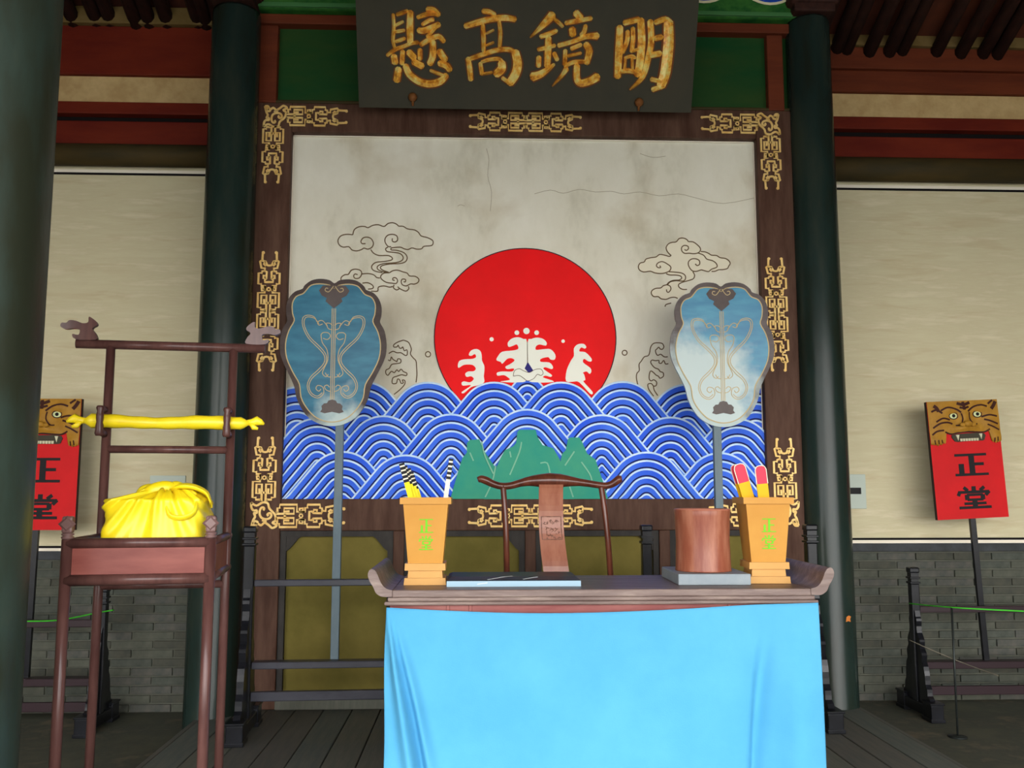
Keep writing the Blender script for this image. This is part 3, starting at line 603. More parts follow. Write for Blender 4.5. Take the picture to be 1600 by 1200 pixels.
CH = {'xuan': (8, 590, [([(195,180),(205,330),(195,500),(215,600)],40),([(240,185),(300,165),(375,135)],40),([(410,150),(405,350),(410,545)],78),([(215,325),(260,300),(320,270)],36),([(215,400),(270,390),(335,380)],40),([(230,520),(290,500),(340,480)],42),
   ([(120,695),(220,620),(330,580),(430,540),(510,530)],42),([(205,700),(220,790)],80),([(315,640),(305,800)],58),([(390,650),(460,725)],80),([(500,220),(580,190),(660,170),(740,180)],48),([(620,120),(700,130),(765,190)],64),([(560,310),(640,260),(700,245)],48),([(510,380),(570,385),(650,360),(770,305)],68),([(760,300),(690,380),(620,460)],46),
   ([(540,560),(640,500),(760,455),(830,520)],58),([(690,520),(690,700),(650,800)],78),([(530,620),(530,740)],60),([(770,640),(845,750)],85),([(262,860),(240,1010)],86),([(350,820),(400,930),(520,1020),(650,1050),(780,1020),(860,940)],78),([(450,770),(560,830)],80),([(770,790),(860,820),(905,880)],74),([(840,950),(760,920),(660,880)],40)]),
 'gao': (8, 710, [([(355,140),(430,150),(505,185)],58),([(135,330),(300,280),(480,235),(640,225),(760,245)],66),([(355,310),(365,480),(365,640)],52),([(560,270),(575,420),(565,590)],46),([(395,420),(440,400),(490,375)],28),([(395,570),(440,550),(490,530)],28),([(170,730),(190,850),(205,1000)],64),([(170,745),(330,690),(520,630),(680,620),(760,660)],52),([(760,650),(790,800),(760,930),(690,1040)],104),([(700,1050),(600,975)],50),([(325,790),(345,930)],52),([(340,775),(440,745),(560,740),(620,800)],42),([(590,780),(590,860),(520,930)],100),([(350,925),(470,905)],34)]),
 'jing': (8, 815, [([(385,190),(300,280),(180,400),(105,470)],[100,80,40,14]),([(400,230),(470,290),(515,335)],42),([(235,460),(330,430),(435,385)],54),([(335,470),(330,620),(320,830)],78),([(205,620),(300,600),(415,570)],48),([(215,715),(210,830)],64),([(405,665),(445,750)],54),([(135,960),(250,920),(405,805)],[100,80,34]),([(675,160),(740,230)],84),([(550,290),(680,265),(870,230)],54),([(630,360),(640,440)],84),([(800,320),(780,400),(740,440)],52),([(460,570),(640,520),(800,460),(945,450)],[50,48,55,78]),
   ([(545,630),(540,810)],54),([(620,610),(740,560)],52),([(800,550),(845,640),(810,790)],78),([(580,700),(740,665)],38),([(540,830),(640,780),(780,770)],48),([(560,860),(500,950),(380,1080)],[64,44,12]),([(690,820),(690,980),(740,1040),(860,1010),(945,960)],[70,76,80,84,96])]),
 'ming': (7.06, 940, [([(200,300),(190,550),(175,850)],78),([(250,255),(410,215)],58),([(430,220),(440,450),(420,700),(390,830)],80),([(285,345),(280,450),(230,580)],48),([(345,310),(345,450),(330,570)],48),([(350,560),(415,540)],34),([(262,640),(252,780)],32),([(255,640),(330,620),(370,640)],36),([(335,640),(340,780)],32),([(205,790),(290,780),(390,800)],48),([(535,235),(545,450),(510,650),(450,850),(310,990)],[60,64,62,54,16]),([(590,250),(700,215),(770,260)],56),([(735,240),(735,500),(700,800),(650,950)],108),([(670,950),(560,990)],54),([(640,895),(545,875)],48),([(590,425),(660,410)],58),([(510,615),(645,590)],64)])}
kq = 5.1 / F_PX
for nm, (sc, ox, strokes) in CH.items():
    m = MB()
    for ln, w in strokes:
        pts = [pp(ox + u / sc, v / sc) for u, v in ln]
        ws = w if isinstance(w, list) else [w * .86, *([w] * (len(ln) - 2)), w * .86] if len(ln) > 2 else [w * .9, w * .9]
        sm = smooth(pts, 4); n = len(sm); wsm = []
        for i in range(n):
            t = i / (n - 1) * (len(ws) - 1); a = int(min(t, len(ws) - 2)); wsm.append((ws[a] + (ws[a + 1] - ws[a]) * (t - a)) / sc * kq * 1.12)
        # rounded ends
        d0 = (sm[0] - sm[1]).normalized(); d1 = (sm[-1] - sm[-2]).normalized()
        sm = [sm[0] + d0 * wsm[0] * .3] + sm + [sm[-1] + d1 * wsm[-1] * .3]; wsm = [wsm[0] * .45] + wsm + [wsm[-1] * .45]
        m.ribbon(sm, wsm, pn, .007, 0, .016); m.ribbon(sm, [q * 1.28 + .004 for q in wsm], pn, .003, 1, 0)
    wpart('gold_character', m, [M_GOLD, mat('brown lettering ground', (112, 60, 20), .6)], plq, PL0)
for px_, py_ in ((645, 152), (998, 160)):
    c_ = pp(px_, py_); m = MB()
    m.lathe([(.001, 0), (.02, .0), (.028, .014), (.018, .03), (.001, .036)], (0, 0, 0), 14)
    m.xf(Matrix.Translation(c_) @ pn.to_track_quat('Z', 'Y').to_matrix().to_4x4()); m.tube([c_ + pn * .01, c_ - pu * .05 + pn * .012], [.012, .006], 8)
    wpart('support_peg', m, mat('dull bronze', (128, 82, 44), .45, metal=.3), plq, PL0)

# cover plates on side walls
def cover(px0, py0, px1, py1, side, label, slot=None):
    Y = YW[side] - .012; a, b = A(px0, py1, Y), A(px1, py0, Y); c_ = (a + b) / 2
    t = thing('cover_plate', label, 'cover plate', c_)
    m = MB(); m.box((a.x, Y - .012, a.z), (b.x, Y, b.z), 0, .004); wpart('plate', m, M_BOXP, t, c_)
    if slot:
        a, b = A(slot[0], slot[3], Y - .012), A(slot[2], slot[1], Y - .012); m = MB(); m.box((a.x, Y - .016, a.z), (b.x, Y - .011, b.z)); wpart('slot', m, M_BLK, t, c_)
cover(233, 743, 291, 792, 'left', 'pale cover plate on cream wall behind the yellow bundle')
cover(1322, 741, 1351, 795, 'right', 'pale cover plate with black slot beside the right column', (1326, 762, 1345, 772))

# =================================================================== RACKS
def foot_unit(t, x, y0, y1, yc, zf, zp, w=.068, mt=M_BLACK, mt2=M_RAIL):
    """one end of a rack in local coordinates: foot beam along y, post at yc, carved brackets front and back."""
    m = MB(); m.box((x - w * .55, y0, zf + .02), (x + w * .55, y1, zf + .085), 0, .006)
    for ya, yb in ((y0 - .004, y0 + .10), (y1 - .10, y1 + .004)):
        m.box((x - w * .62, ya, zf), (x + w * .62, yb, zf + .10), 0, .006); m.box((x - w * .7, ya - .006, zf), (x + w * .7, yb + .006, zf + .022), 0, .004); m.box((x - w * .7, ya - .006, zf + .10), (x + w * .7, yb + .006, zf + .112), 0, .004)
    obj('foot', m, mt, t)
    m = MB(); h = zp - zf
    m.box((x - w * .42, yc - w * .42, zf + .08), (x + w * .42, yc + w * .42, zp - .10), 0, .006)
    m.box((x - w * .52, yc - w * .52, zp - .10), (x + w * .52, yc + w * .52, zp - .088), 0, .003); m.box((x - w * .38, yc - w * .38, zp - .088), (x + w * .38, yc + w * .38, zp - .07))
    m.box((x - w * .52, yc - w * .52, zp - .07), (x + w * .52, yc + w * .52, zp - .058), 0, .003); m.box((x - w * .40, yc - w * .40, zp - .058), (x + w * .40, yc + w * .40, zp - .034))
    m.box((x - w * .5, yc - w * .5, zp - .034), (x + w * .5, yc + w * .5, zp), 0, .008); obj('post', m, mt, t)
    Lf = yc - y0
    pr = [(0, .84), (.10, .83), (.16, .79), (.12, .74), (.16, .68), (.27, .64), (.34, .60), (.30, .55), (.38, .52), (.46, .48), (.42, .42), (.52, .38), (.6, .30), (.62, .22), (.72, .18), (.74, .12), (.86, .1), (.86, .05), (0, .05)]
    for sgn, nm in ((-1, 'front_bracket'), (1, 'back_bracket')):
        L = Lf if sgn < 0 else y1 - yc
        q = [Vector((x - w * .26, yc + sgn * (w * .40 + a * (L - .06)), zf + .06 + b * h * .72)) for a, b in pr]
        m = MB(); m.prism(smooth(q, 2, True), (w * .52, 0, 0)); obj(nm, m, mt2 if False else mt, t)
NR = A(386, 1000, 4.87); NX1 = A(1272, 1000, 5.0)
rk = math.atan2(5.0 - 4.87, NX1.x - NR.x); Lr = (NX1 - NR).xy.length
rack = thing('fan_rack', 'long low black lacquered rack behind the table, holding two fans', 'rack', (NR.x, 4.87, 0), rk)
mid = (A(1011, 850, 4.94).x - NR.x) / math.cos(rk)
zr = lambda py, px=500: A(px, py, 4.88).z
ztopp = A(388, 822, 4.87).z
for x in (0, Lr): foot_unit(rack, x, -.24, .24, 0, 0, ztopp)
m = MB(); w = .062
m.box((mid - w * .42, -w * .42, zr(1040)), (mid + w * .42, w * .42, ztopp - .10), 0, .006); m.box((mid - w * .52, -w * .52, ztopp - .10), (mid + w * .52, w * .52, ztopp - .088)); m.box((mid - w * .4, -w * .4, ztopp - .088), (mid + w * .4, w * .4, ztopp - .07)); m.box((mid - w * .52, -w * .52, ztopp - .07), (mid + w * .52, w * .52, ztopp - .058)); m.box((mid - w * .4, -w * .4, ztopp - .058), (mid + w * .4, w * .4, ztopp - .034)); m.box((mid - w * .5, -w * .5, ztopp - .034), (mid + w * .5, w * .5, ztopp), 0, .008)
obj('post', m, M_BLACK, rack)
for ya, yb, d in ((905, 915.5, .018), (1033, 1044, .05), (1079, 1094, .022)):
    m = MB(); m.box((.03, -.02, zr(yb)), (Lr - .03, -.02 + d * 1.4 + .004, zr(ya)), 0, .005); obj('rail', m, M_RAIL, rack)

def far_rack(x_post_px, side, xdir, label, ytop, rails, px_ref, flen=.22):
    Y = YW[side] - .36; p = A(x_post_px, 950, Y)
    t = thing('sign_rack', label, 'rack', (p.x, Y, ZS)); foot_unit(t, 0, -flen, flen, 0, 0, A(px_ref, ytop, Y).z - ZS, .062)
    foot_unit(t, xdir * 1.3, -flen, flen, 0, 0, A(px_ref, ytop, Y).z - ZS, .062)
    for ya, yb, d in rails:
        m = MB(); x0, x1 = sorted((xdir * .025, xdir * 1.275)); m.box((x0, -.01, A(px_ref, yb, Y).z - ZS), (x1, -.01 + d, A(px_ref, ya, Y).z - ZS), 0, .004); obj('rail', m, mat('dark plum rack rail', (44, 30, 34), .4, coat=.2), t)
    return t, Y
far_rack(1429, 'right', 1, 'black rack by the right brick wall, carrying the tilted tiger signboard', 886, ((947, 957, .02), (1034, 1045, .085), (1072, 1086, .025)), 1450)
far_rack(161, 'left', -1, 'black rack by the left brick wall behind the seal stand', 916, ((968, 980, .02), (1060, 1072, .085), (1097, 1112, .025)), 120)

# =================================================================== FANS
FOUT = [(420,112),(455,90),(520,82),(580,95),(625,130),(640,155),(690,175),(730,220),(748,280),(745,340),(738,380),(770,440),(785,530),(780,610),(755,680),(710,770),(680,840),(665,910),(630,985),(580,1050),(500,1095),(420,1108)]
FINN = [(420,150),(450,128),(520,118),(580,130),(612,165),(635,190),(680,210),(705,260),(702,330),(690,380),(725,450),(745,540),(735,640),(690,740),(645,820),(632,910),(595,980),(540,1040),(480,1070),(420,1080)]
PEND = [(420,290),(450,265),(478,240),(470,218),(505,200),(525,165),(500,132),(460,126),(420,130)]
CLD = [(420,925),(445,932),(455,950),(475,952),(492,970),(488,992),(500,1010),(470,1020),(420,1010)]
FLINES = [[(535,385),(555,350),(600,340),(632,360),(630,420),(590,500),(520,570),(480,620),(480,670),(520,720),(570,770),(592,830),(570,890),(520,915),(480,885),(485,840),(520,828),(532,850),(512,868),(498,852)],
 [(520,400),(550,362),(598,352),(620,370),(618,418),(580,492),(510,560),(468,615),(468,675),(510,732),(560,780),(580,832),(562,880),(522,902),(490,878)],
 [(505,475),(490,460),(455,462),(440,485),(460,508),(490,500)], [(505,475),(495,530),(462,580),(455,650),(478,705),(490,745),(465,768),(450,750)],
 [(428,440),(455,432),(470,405),(500,375),(530,388),(520,408),(495,400)], [(428,410),(445,395),(470,395),(462,415)], [(430,870),(460,860),(475,835),(455,825),(440,840)], [(430,770),(455,765),(470,740)],
 [(420,290),(420,925)], [(432,290),(432,925)], [(425,132),(440,155),(460,175),(482,165),(478,148),(462,150)]]
def fan(px_c, py_top, scale, label, Yc, ry, rx, pole_px, pole_bot, glare, edge):
    c0 = A(px_c, py_top, Yc); k = Yc / F_PX / 4.444 * scale
    t = thing('ceremonial_fan', label, 'fan', (A(pole_px, pole_bot, Yc).x, Yc, zr(1033) + .001))
    root = t.location.copy()
    # fan face in its own frame: x across, z up from the pole joint, turned a little about the pole and leaning a little
    zj = c0.z - root.z - 996 * k
    Rm = Matrix.Translation((0, 0, zj)) @ Matrix.Rotation(ry, 4, 'Z') @ Matrix.Rotation(rx, 4, 'X')
    off = c0.x - root.x
    def both(half): 
        r = [((u - 420) * k, (1108 - v) * k) for u, v in half]; return r + [(-x, z) for x, z in reversed(r[1:-1])]
    def loc(pts, y): return [Rm @ Vector((x + off, y, z)) for x, z in pts]
    n = Rm.to_3x3() @ Vector((0, -1, 0))
    q = [Vector((x, 0, z)) for x, z in both(FOUT)]; q = [(v.x, v.z) for v in smooth(q, 3, True)]
    m = MB(); m.prism(loc(q, .012), n * .024); obj('fan_board', m, edge, t)
    q = [Vector((x, 0, z)) for x, z in both(FINN)]; q = [(v.x, v.z) for v in smooth(q, 3, True)]
    m = MB(); m.prism(loc(q, -.012), n * .003); fld = obj('blue_field', m, glare, t)
    m = MB(); ln = loc(q, -.015); m.ribbon(ln + [ln[0]], 1.6 * Yc / F_PX, n, .002)
    for l in FLINES:
        for s_ in (1, -1):
            pts = [Vector((s_ * (u - 420) * k, 0, (1108 - v) * k)) for u, v in l]; pts = [(v.x, v.z) for v in (smooth(pts, 3) if len(l) > 2 else pts)]
            m.ribbon(loc(pts, -.015), 1.1 * Yc / F_PX, n, .0022)
    obj('gold_line', m, M_FANL, t)
    m = MB(); q = both(PEND); m.prism(loc(q, -.015), n * .002); obj('heart_ornament', m, M_FANE, t)
    m = MB(); q = both(CLD); m.prism(loc(q, -.015), n * .002); obj('cloud_ornament', m, M_FANE, t)
    m = MB(); hw = 6.2 * Yc / F_PX
    m.box((-hw, .002, 0), (hw, .002 + hw * 1.6, zj + .06), 0, .003); m.xf(Matrix.Identity(4)); obj('pole', m, M_POLE, t)
    return t
def glare_mat(name, blue, blue2, cx, cz, amt, rough, spec=.3):
    m = bpy.data.materials.new(name); m.use_nodes = True; nt = m.node_tree; b = nt.nodes['Principled BSDF']
    t = nt.nodes.new('ShaderNodeTexCoord'); mpn = nt.nodes.new('ShaderNodeMapping'); mpn.inputs['Scale'].default_value = (1, 1, 3); nt.links.new(t.outputs['Object'], mpn.inputs[0])
    n = nt.nodes.new('ShaderNodeTexNoise'); n.inputs['Scale'].default_value = 7; n.inputs['Detail'].default_value = 6; nt.links.new(mpn.outputs[0], n.inputs['Vector'])
    r = nt.nodes.new('ShaderNodeValToRGB'); r.color_ramp.elements[0].position = .35; r.color_ramp.elements[0].color = (*srgb(blue), 1); r.color_ramp.elements[1].position = .7; r.color_ramp.elements[1].color = (*srgb(blue2), 1)
    nt.links.new(n.outputs['Fac'], r.inputs[0])
    # sky reflection painted into the lacquer as a pale patch with irregular outline
    g = nt.nodes.new('ShaderNodeVectorMath'); g.operation = 'DISTANCE'; nt.links.new(t.outputs['Object'], g.inputs[0]); g.inputs[1].default_value = (cx, 0, cz)
    n2 = nt.nodes.new('ShaderNodeTexNoise'); n2.inputs['Scale'].default_value = 9; n2.inputs['Detail'].default_value = 7; nt.links.new(t.outputs['Object'], n2.inputs['Vector'])
    s_ = nt.nodes.new('ShaderNodeMath'); s_.operation = 'MULTIPLY_ADD'; nt.links.new(n2.outputs['Fac'], s_.inputs[0]); s_.inputs[1].default_value = .34; nt.links.new(g.outputs['Value'], s_.inputs[2])
    r2 = nt.nodes.new('ShaderNodeValToRGB'); r2.color_ramp.elements[0].position = amt; r2.color_ramp.elements[0].color = (1, 1, 1, 1); r2.color_ramp.elements[1].position = amt + .16; r2.color_ramp.elements[1].color = (0, 0, 0, 1)
    nt.links.new(s_.outputs[0], r2.inputs[0])
    mx = nt.nodes.new('ShaderNodeMix'); mx.data_type = 'RGBA'; nt.links.new(r2.outputs[0], mx.inputs['Factor']); nt.links.new(r.outputs[0], mx.inputs['A']); mx.inputs['B'].default_value = (*srgb((176, 192, 190)), 1)
    nt.links.new(mx.outputs['Result'], b.inputs['Base Color']); b.inputs['Roughness'].default_value = rough; b.inputs['Coat Weight'].default_value = .0; b.inputs['Specular IOR Level'].default_value = spec
    return m
yf = lambda px: 4.87 + (5.0 - 4.87) * (A(px, 900, 4.93).x - NR.x) / (NX1.x - NR.x) + .025
WF1 = glare_mat('blue fan lacquer painted glare at foot', (20, 92, 120), (44, 116, 140), 0.0, 1.20, .24, .34, .2)
WF2 = glare_mat('blue fan lacquer wide painted glare', (30, 112, 150), (60, 140, 168), -.13, 1.40, .44, .3, .3)
WE1 = glare_mat('brown fan edge painted glare at foot', (56, 42, 38), (74, 60, 56), 0.0, 1.20, .24, .45, .2)
WE2 = glare_mat('brown fan edge pale painted glare', (70, 58, 56), (92, 80, 78), -.13, 1.36, .42, .4, .25)
fan(524, 445, 1.0, 'blue green lacquered fan on a pole left of the red sun', yf(522), math.radians(2), math.radians(2), 522, 1033, WF1, WE1)
fan(1124, 450, 1.0, 'blue green fan with a large pale painted reflection, right of the red sun', yf(1130), math.radians(-4), math.radians(2), 1131, 1031, WF2, WE2)

# =================================================================== TABLE
YT0, YT1 = 3.50, 4.07
zt_ = A(900, 921, YT0).z; tx0, tx1 = A(600, 940, YT0).x, A(1280, 940, YT0).x
T0 = Vector(((tx0 + tx1) / 2, (YT0 + YT1) / 2, 0))
tbl = thing('altar_table', 'long brown wooden desk with upturned scroll ends, hung with blue cloth', 'table', T0)
def tp(n, m, mt, **k): return wpart(n, m, mt, tbl, T0, **k)
th = .028
m = MB(); m.box((tx0 + .03, YT0, zt_ - th), (tx1 - .03, YT1, zt_), 0, .004); tp('tabletop', m, M_TBL)
for s_, xx, nm in ((-1, tx0 + .03, 'l'), (1, tx1 - .03, 'r')):
    q = [(0, 0), (.028, .006), (.05, .02), (.066, .042), (.078, .066), (.092, .084), (.112, .090), (.126, .078), (.128, .058), (.116, .034), (.100, .014), (.088, -.008), (.072, -.020), (.05, -.028), (0, -.028)]
    q = [(a * .72, b * .88) for a, b in q]
    m = MB(); ol = smooth([Vector((xx + s_ * a, YT1, zt_ + b)) for a, b in q], 3, False); m.prism(ol, (0, YT0 - YT1, 0)); tp('scroll_end', m, M_TBL)
m = MB(); z1 = zt_ - th
m.box((tx0 + .012, YT0 + .008, z1 - .016), (tx1 - .012, YT1 - .008, z1), 0, .005); m.box((tx0 + .0, YT0 + .003, z1 - .030), (tx1 - .0, YT1 - .003, z1 - .016), 0, .005); tp('moulding', m, M_TBL)
m = MB(); z2 = z1 - .030
m.box((tx0 + .02, YT0 + .03, z2 - .11), (tx1 - .02, YT0 + .05, z2)); m.box((tx0 + .02, YT1 - .05, z2 - .11), (tx1 - .02, YT1 - .03, z2)); tp('apron', m, M_TBLR)
for px_ in (700, 735, 1139):
    a = A(px_, 950, YT0 + .03); m = MB(); m.box((a.x - .006, YT0 + .024, z2 - .07), (a.x + .006, YT0 + .031, z2), 0, .002); tp('apron_bead', m, M_TBLR)
for x in (tx0 + .06, tx1 - .06):
    for y in (YT0 + .07, YT1 - .07):
        m = MB(); m.box((x - .032, y - .032, 0), (x + .032, y + .032, z2), 0, .006); tp('leg', m, M_TBL)
# cloth hung on the front
YC = YT0 - .006
top = smooth([A(u, v, YC) for u, v in ((604, 949), (650, 951.5), (700, 954), (800, 957.5), (900, 957.5), (1000, 954.5), (1080, 950.5), (1150, 946), (1180, 944.5), (1230, 943), (1278, 941.5))], 8)
nT = len(top) - 1
def cl_pt(a, b):
    f = a * nT; i = min(int(f), nT - 1); p = top[i].lerp(top[i + 1], f - i); z = p.z + (0.03 - p.z) * b
    u = a; d = p.z - z
    fold = 0.0
    def ridge(c, w, amp): return amp * math.exp(-((u - c) / w) ** 2)
    fold += ridge(.008 + .14 * d ** .9, .010 + .02 * d, .018 * min(1, d * 5))
    fold -= ridge(.014 + .19 * d ** .9, .008 + .012 * d, .016 * min(1, d * 5))
    fold += ridge(.016 + .235 * d ** .9, .014 + .02 * d, .012 * min(1, d * 5))
    fold -= ridge(.85 - .13 * d, .02 + .02 * d, .012 * max(0, min(1, (d - .06) * 5)))
    fold += ridge(.93 - .04 * d, .05, .010 * min(1, d * 3)) + .006 * math.sin(u * 21 + 1.5 * d) * min(1, d * 2)
    fold *= 2.4; xo = .012 * d * (u - .45) - .004 * math.sin(d * 9) * (1 if u < .02 else 0)
    return Vector((p.x + xo, YC - .004 - fold - .012 * d, z))
m = MB(); m.grid(cl_pt, 150, 60); 
m2 = MB(); m2.grid(lambda a, b: cl_pt(a, b) + Vector((0, .003, 0)), 40, 16)
cloth = obj('table_cloth', m, M_CLOTH); tag(cloth, 'plain sky blue cloth hung across the front of the desk', 'cloth')
so = cloth.modifiers.new('thick', 'SOLIDIFY'); so.thickness = .002; so.offset = 1

# ---------------------------------------------------- lettering
ZHENG = [([(.02,.05),(.98,.05)],.075),([(.52,.05),(.52,.95)],.17),([(.52,.48),(.88,.48)],.09),([(.20,.45),(.20,.95)],.16),([(0,.95),(1,.95)],.075)]
TANG = [([(.5,0),(.5,.24)],.13),([(.20,.04),(.32,.2)],.1),([(.82,.04),(.68,.2)],.1),([(.08,.22),(.02,.42)],.1),([(.06,.26),(.96,.26)],.085),([(.96,.24),(.84,.42)],.1),([(.28,.38),(.28,.62)],.13),([(.28,.39),(.76,.39)],.07),([(.75,.38),(.75,.62)],.13),([(.28,.61),(.76,.61)],.075),([(.18,.78),(.84,.78)],.08),([(.5,.62),(.5,.96)],.15),([(.02,.96),(.98,.96)],.08)]
def glyph(m, strokes, o, ux, uy, n, h=.0015):
    L = ux.length
    for i, (pts, w) in enumerate(strokes): m.ribbon([o + ux * a + uy * b for a, b in pts], w * L, n, h + i * .00012)

# ---------------------------------------------------- tally boxes
def tally_box(label, loc, rz, w):
    t = thing('tally_box', label, 'box', loc, rz)
    k = w / 79.0; d = w
    def fr(z0, z1, a0, a1, bev=.003, mt=0):
        m = MB(); x0, x1 = a0 / 2, a1 / 2
        return m
    def slab(nm, hw0, hw1, z0, z1, mt, hollow=False):
        m = MB(); o0, o1 = d / 2 - hw0, d / 2 - hw1; c_ = d / 2
        def ring(hw, z): return [Vector((-hw, c_ - hw, z)), Vector((hw, c_ - hw, z)), Vector((hw, c_ + hw, z)), Vector((-hw, c_ + hw, z))]
        if not hollow:
            a, b = ring(hw0, z0), ring(hw1, z1); m.add(a + b, [(3, 2, 1, 0), (4, 5, 6, 7), (0, 1, 5, 4), (1, 2, 6, 5), (2, 3, 7, 6), (3, 0, 4, 7)])
        else:
            tt = .006; a, b, c2, e2 = ring(hw0, z0), ring(hw1, z1), ring(hw1 - tt, z1), ring(hw0 - tt, z0 + (tt if hollow == 2 else 0))
            f = []
            for i in range(4):
                j = (i + 1) % 4; f += [(i, j, 4 + j, 4 + i), (4 + i, 4 + j, 8 + j, 8 + i), (8 + i, 8 + j, 12 + j, 12 + i)]
            if hollow == 2: f += [(12, 13, 14, 15), (3, 2, 1, 0)]
            else: f += [(12 + i, 12 + (i + 1) % 4, (i + 1) % 4, i) for i in range(4)]
            m.add(a + b + c2 + e2, f)
        return obj(nm, m, mt, t)
    z = lambda py: (914 - py) * k
    slab('base', 32.5 * k, 31.5 * k, 0, z(903.5), M_POTB); slab('waist', 27 * k, 26 * k, z(903.5), z(892), M_POTB); slab('lower_band', 31.5 * k, 31 * k, z(892), z(881.5), M_POTB)
    body = slab('body', 26.8 * k, 34.6 * k, z(881.5), z(789.5), M_POT, 2); slab('rim', 39.5 * k, 39.5 * k, z(790.5), z(780.5), M_POT, 1)
    m = MB()
    def face(px_, py_):  # on the slanting front
        f = (881.5 - py_) / 92.0; hw = (26.8 + 7.8 * f) * k; return Vector((px_ * k, d / 2 - hw - .0005, z(py_)))
    for strokes, y0 in ((ZHENG, 813), (TANG, 839)):
        o = face(-10, y0); ux = Vector((22 * k, 0, 0)); uy = face(-10, y0 + 22) - o; glyph(m, [(p_, w_ * .85) for p_, w_ in strokes], o, ux, uy, (0, -1, -.08), .001)
    obj('lettering', m, M_LIME, t); t.children[-1]
    return t, k, d, z
def bar(m, p0, p1, wx, wy, mi=0, r=False):
    """flat slip from p0 to p1"""
    p0, p1 = Vector(p0), Vector(p1); ax = (p1 - p0).normalized(); sx = Vector((1, 0, 0)); sx = (sx - ax * sx.dot(ax)).normalized(); sy = ax.cross(sx)
    q = [p0 - sx * wx / 2 - sy * wy / 2, p0 + sx * wx / 2 - sy * wy / 2, p0 + sx * wx / 2 + sy * wy / 2, p0 - sx * wx / 2 + sy * wy / 2]
    e = [v + (p1 - p0) for v in q]; m.add(q + e, [(3, 2, 1, 0), (4, 5, 6, 7), (0, 1, 5, 4), (1, 2, 6, 5), (2, 3, 7, 6), (3, 0, 4, 7)], mi)
pl = A(663.5, 914, 3.66); pl = Vector((pl.x, 3.655, zt_ + .0005)); wl_ = 79 * 3.655 / F_PX
tL, kL, dL, zL = tally_box('ochre tally box on the left end of the desk, holding striped sticks', pl, 0.0, wl_)
pr_ = A(1206, 913, 3.66); pr_ = Vector((pr_.x, 3.665, zt_ + .0005))
tR, kR, dR, zR = tally_box('ochre tally box on the right end of the desk, holding red-tipped slips', pr_, math.radians(-3), wl_)
# striped sticks in the left box
def stick(name, label, root, p0, p1, w, d, body, bands, tip=None, group=None):
    p0, p1 = Vector(p0), Vector(p1); t = thing(name, label, 'stick', root + p0, 0, group)
    v = p1 - p0; m = MB(); bar(m, (0, 0, 0), v * bands[0], w, d); obj('shaft', m, body, t)
    for (a, b, mt, ww) in bands[1]:
        m = MB(); bar(m, v * a, v * b, w * ww, d * ww); obj('band', m, mt, t)
YP_ = dL / 2
for i, (x0, x1, zt2, yy) in enumerate(((2, -40, 727, -.024), (8, -36, 731, -.008), (13, -31, 735, .008), (18, -27, 741, .024))):
    n = 9; bands = [(.80 + .20 * (j + (.35 if j % 2 else 0)) / n, .80 + .20 * (j + 1 + (0 if j % 2 else .35)) / n if j < 8 else 1.0, M_BLK if j % 2 == 0 else M_BONE, 1.02 if j % 2 == 0 else .92) for j in range(n)]
    stick('tally_stick', ['yellow stick with banded tip, tallest of the left box bundle', 'yellow banded stick second tallest in the left box bundle', 'yellow banded stick third tallest in the left box bundle', 'yellow banded stick shortest in the left box bundle'][i], pl,
          (x0 * kL, YP_ + yy * .5, zL(875)), (x1 * kL, YP_ + yy * 1.3, zL(zt2)), 8.5 * kL, .006, M_YEL, (.80, bands), group='banded sticks in the left tally box')
n = 9; bands = [(.79 + .21 * (j + (.25 if j % 2 else 0)) / n, .79 + .21 * (j + 1 + (0 if j % 2 else .25)) / n if j < 8 else 1.0, M_BLK if j % 2 == 0 else M_BONE, 1.02 if j % 2 == 0 else .9) for j in range(n)]
stick('tally_stick', 'lone white stick with black bands at the right side of the left box', pl, (17 * kL, YP_, zL(875)), (38 * kL, YP_ + .01, zL(719)), 7 * kL, .006, M_BONE, (.79, bands))
# red-tipped slips in the right box
def slip(label, p0, p1, w, d, yaw):
    p0, p1 = Vector(p0), Vector(p1); t = thing('tally_slip', label, 'slip', pr_ + p0, yaw, 'red-tipped slips in the right tally box'); v = p1 - p0
    m = MB(); bar(m, (0, 0, 0), v * .80, w, d); obj('shaft', m, M_OCH, t)
    ax = v.normalized(); sx = (Vector((1, 0, 0)) - ax * ax.x).normalized(); L = v.length * .2
    o = v * .80; q = [(-.5, 0), (.5, 0), (.5, .78), (.38, .94), (.15, 1), (-.15, 1), (-.38, .94), (-.5, .78)]
    m = MB(); m.prism([o + sx * a * w + ax * b * L + Vector((0, d / 2, 0)) for a, b in q], (0, -d, 0)); obj('red_tip', m, M_PINK, t)
    m = MB(); pts = [o + sx * a * w + ax * b * L + Vector((0, -d / 2, 0)) for a, b in q[1:] + [q[0]]]; m.ribbon(pts, .003, (0, -1, 0), .0012); obj('white_edge', m, M_BONE, t)
slip('red-tipped ochre slip standing upright at the right of the right box', (9 * kR, dR * .5 - .03, zR(875)), (-4 * kR, dR * .5 - .035, zR(730)), 18 * kR, .006, 0)
slip('red-tipped ochre slip leaning left, frontmost of two in the right box', (5 * kR, dR * .5, zR(875)), (-35 * kR, dR * .5, zR(727)), 19 * kR, .006, 0)
slip('red-tipped ochre slip leaning left, half hidden behind its neighbour', (3 * kR, dR * .5 + .025, zR(875)), (-37 * kR, dR * .5 + .05, zR(728)), 15 * kR, .006, 0)

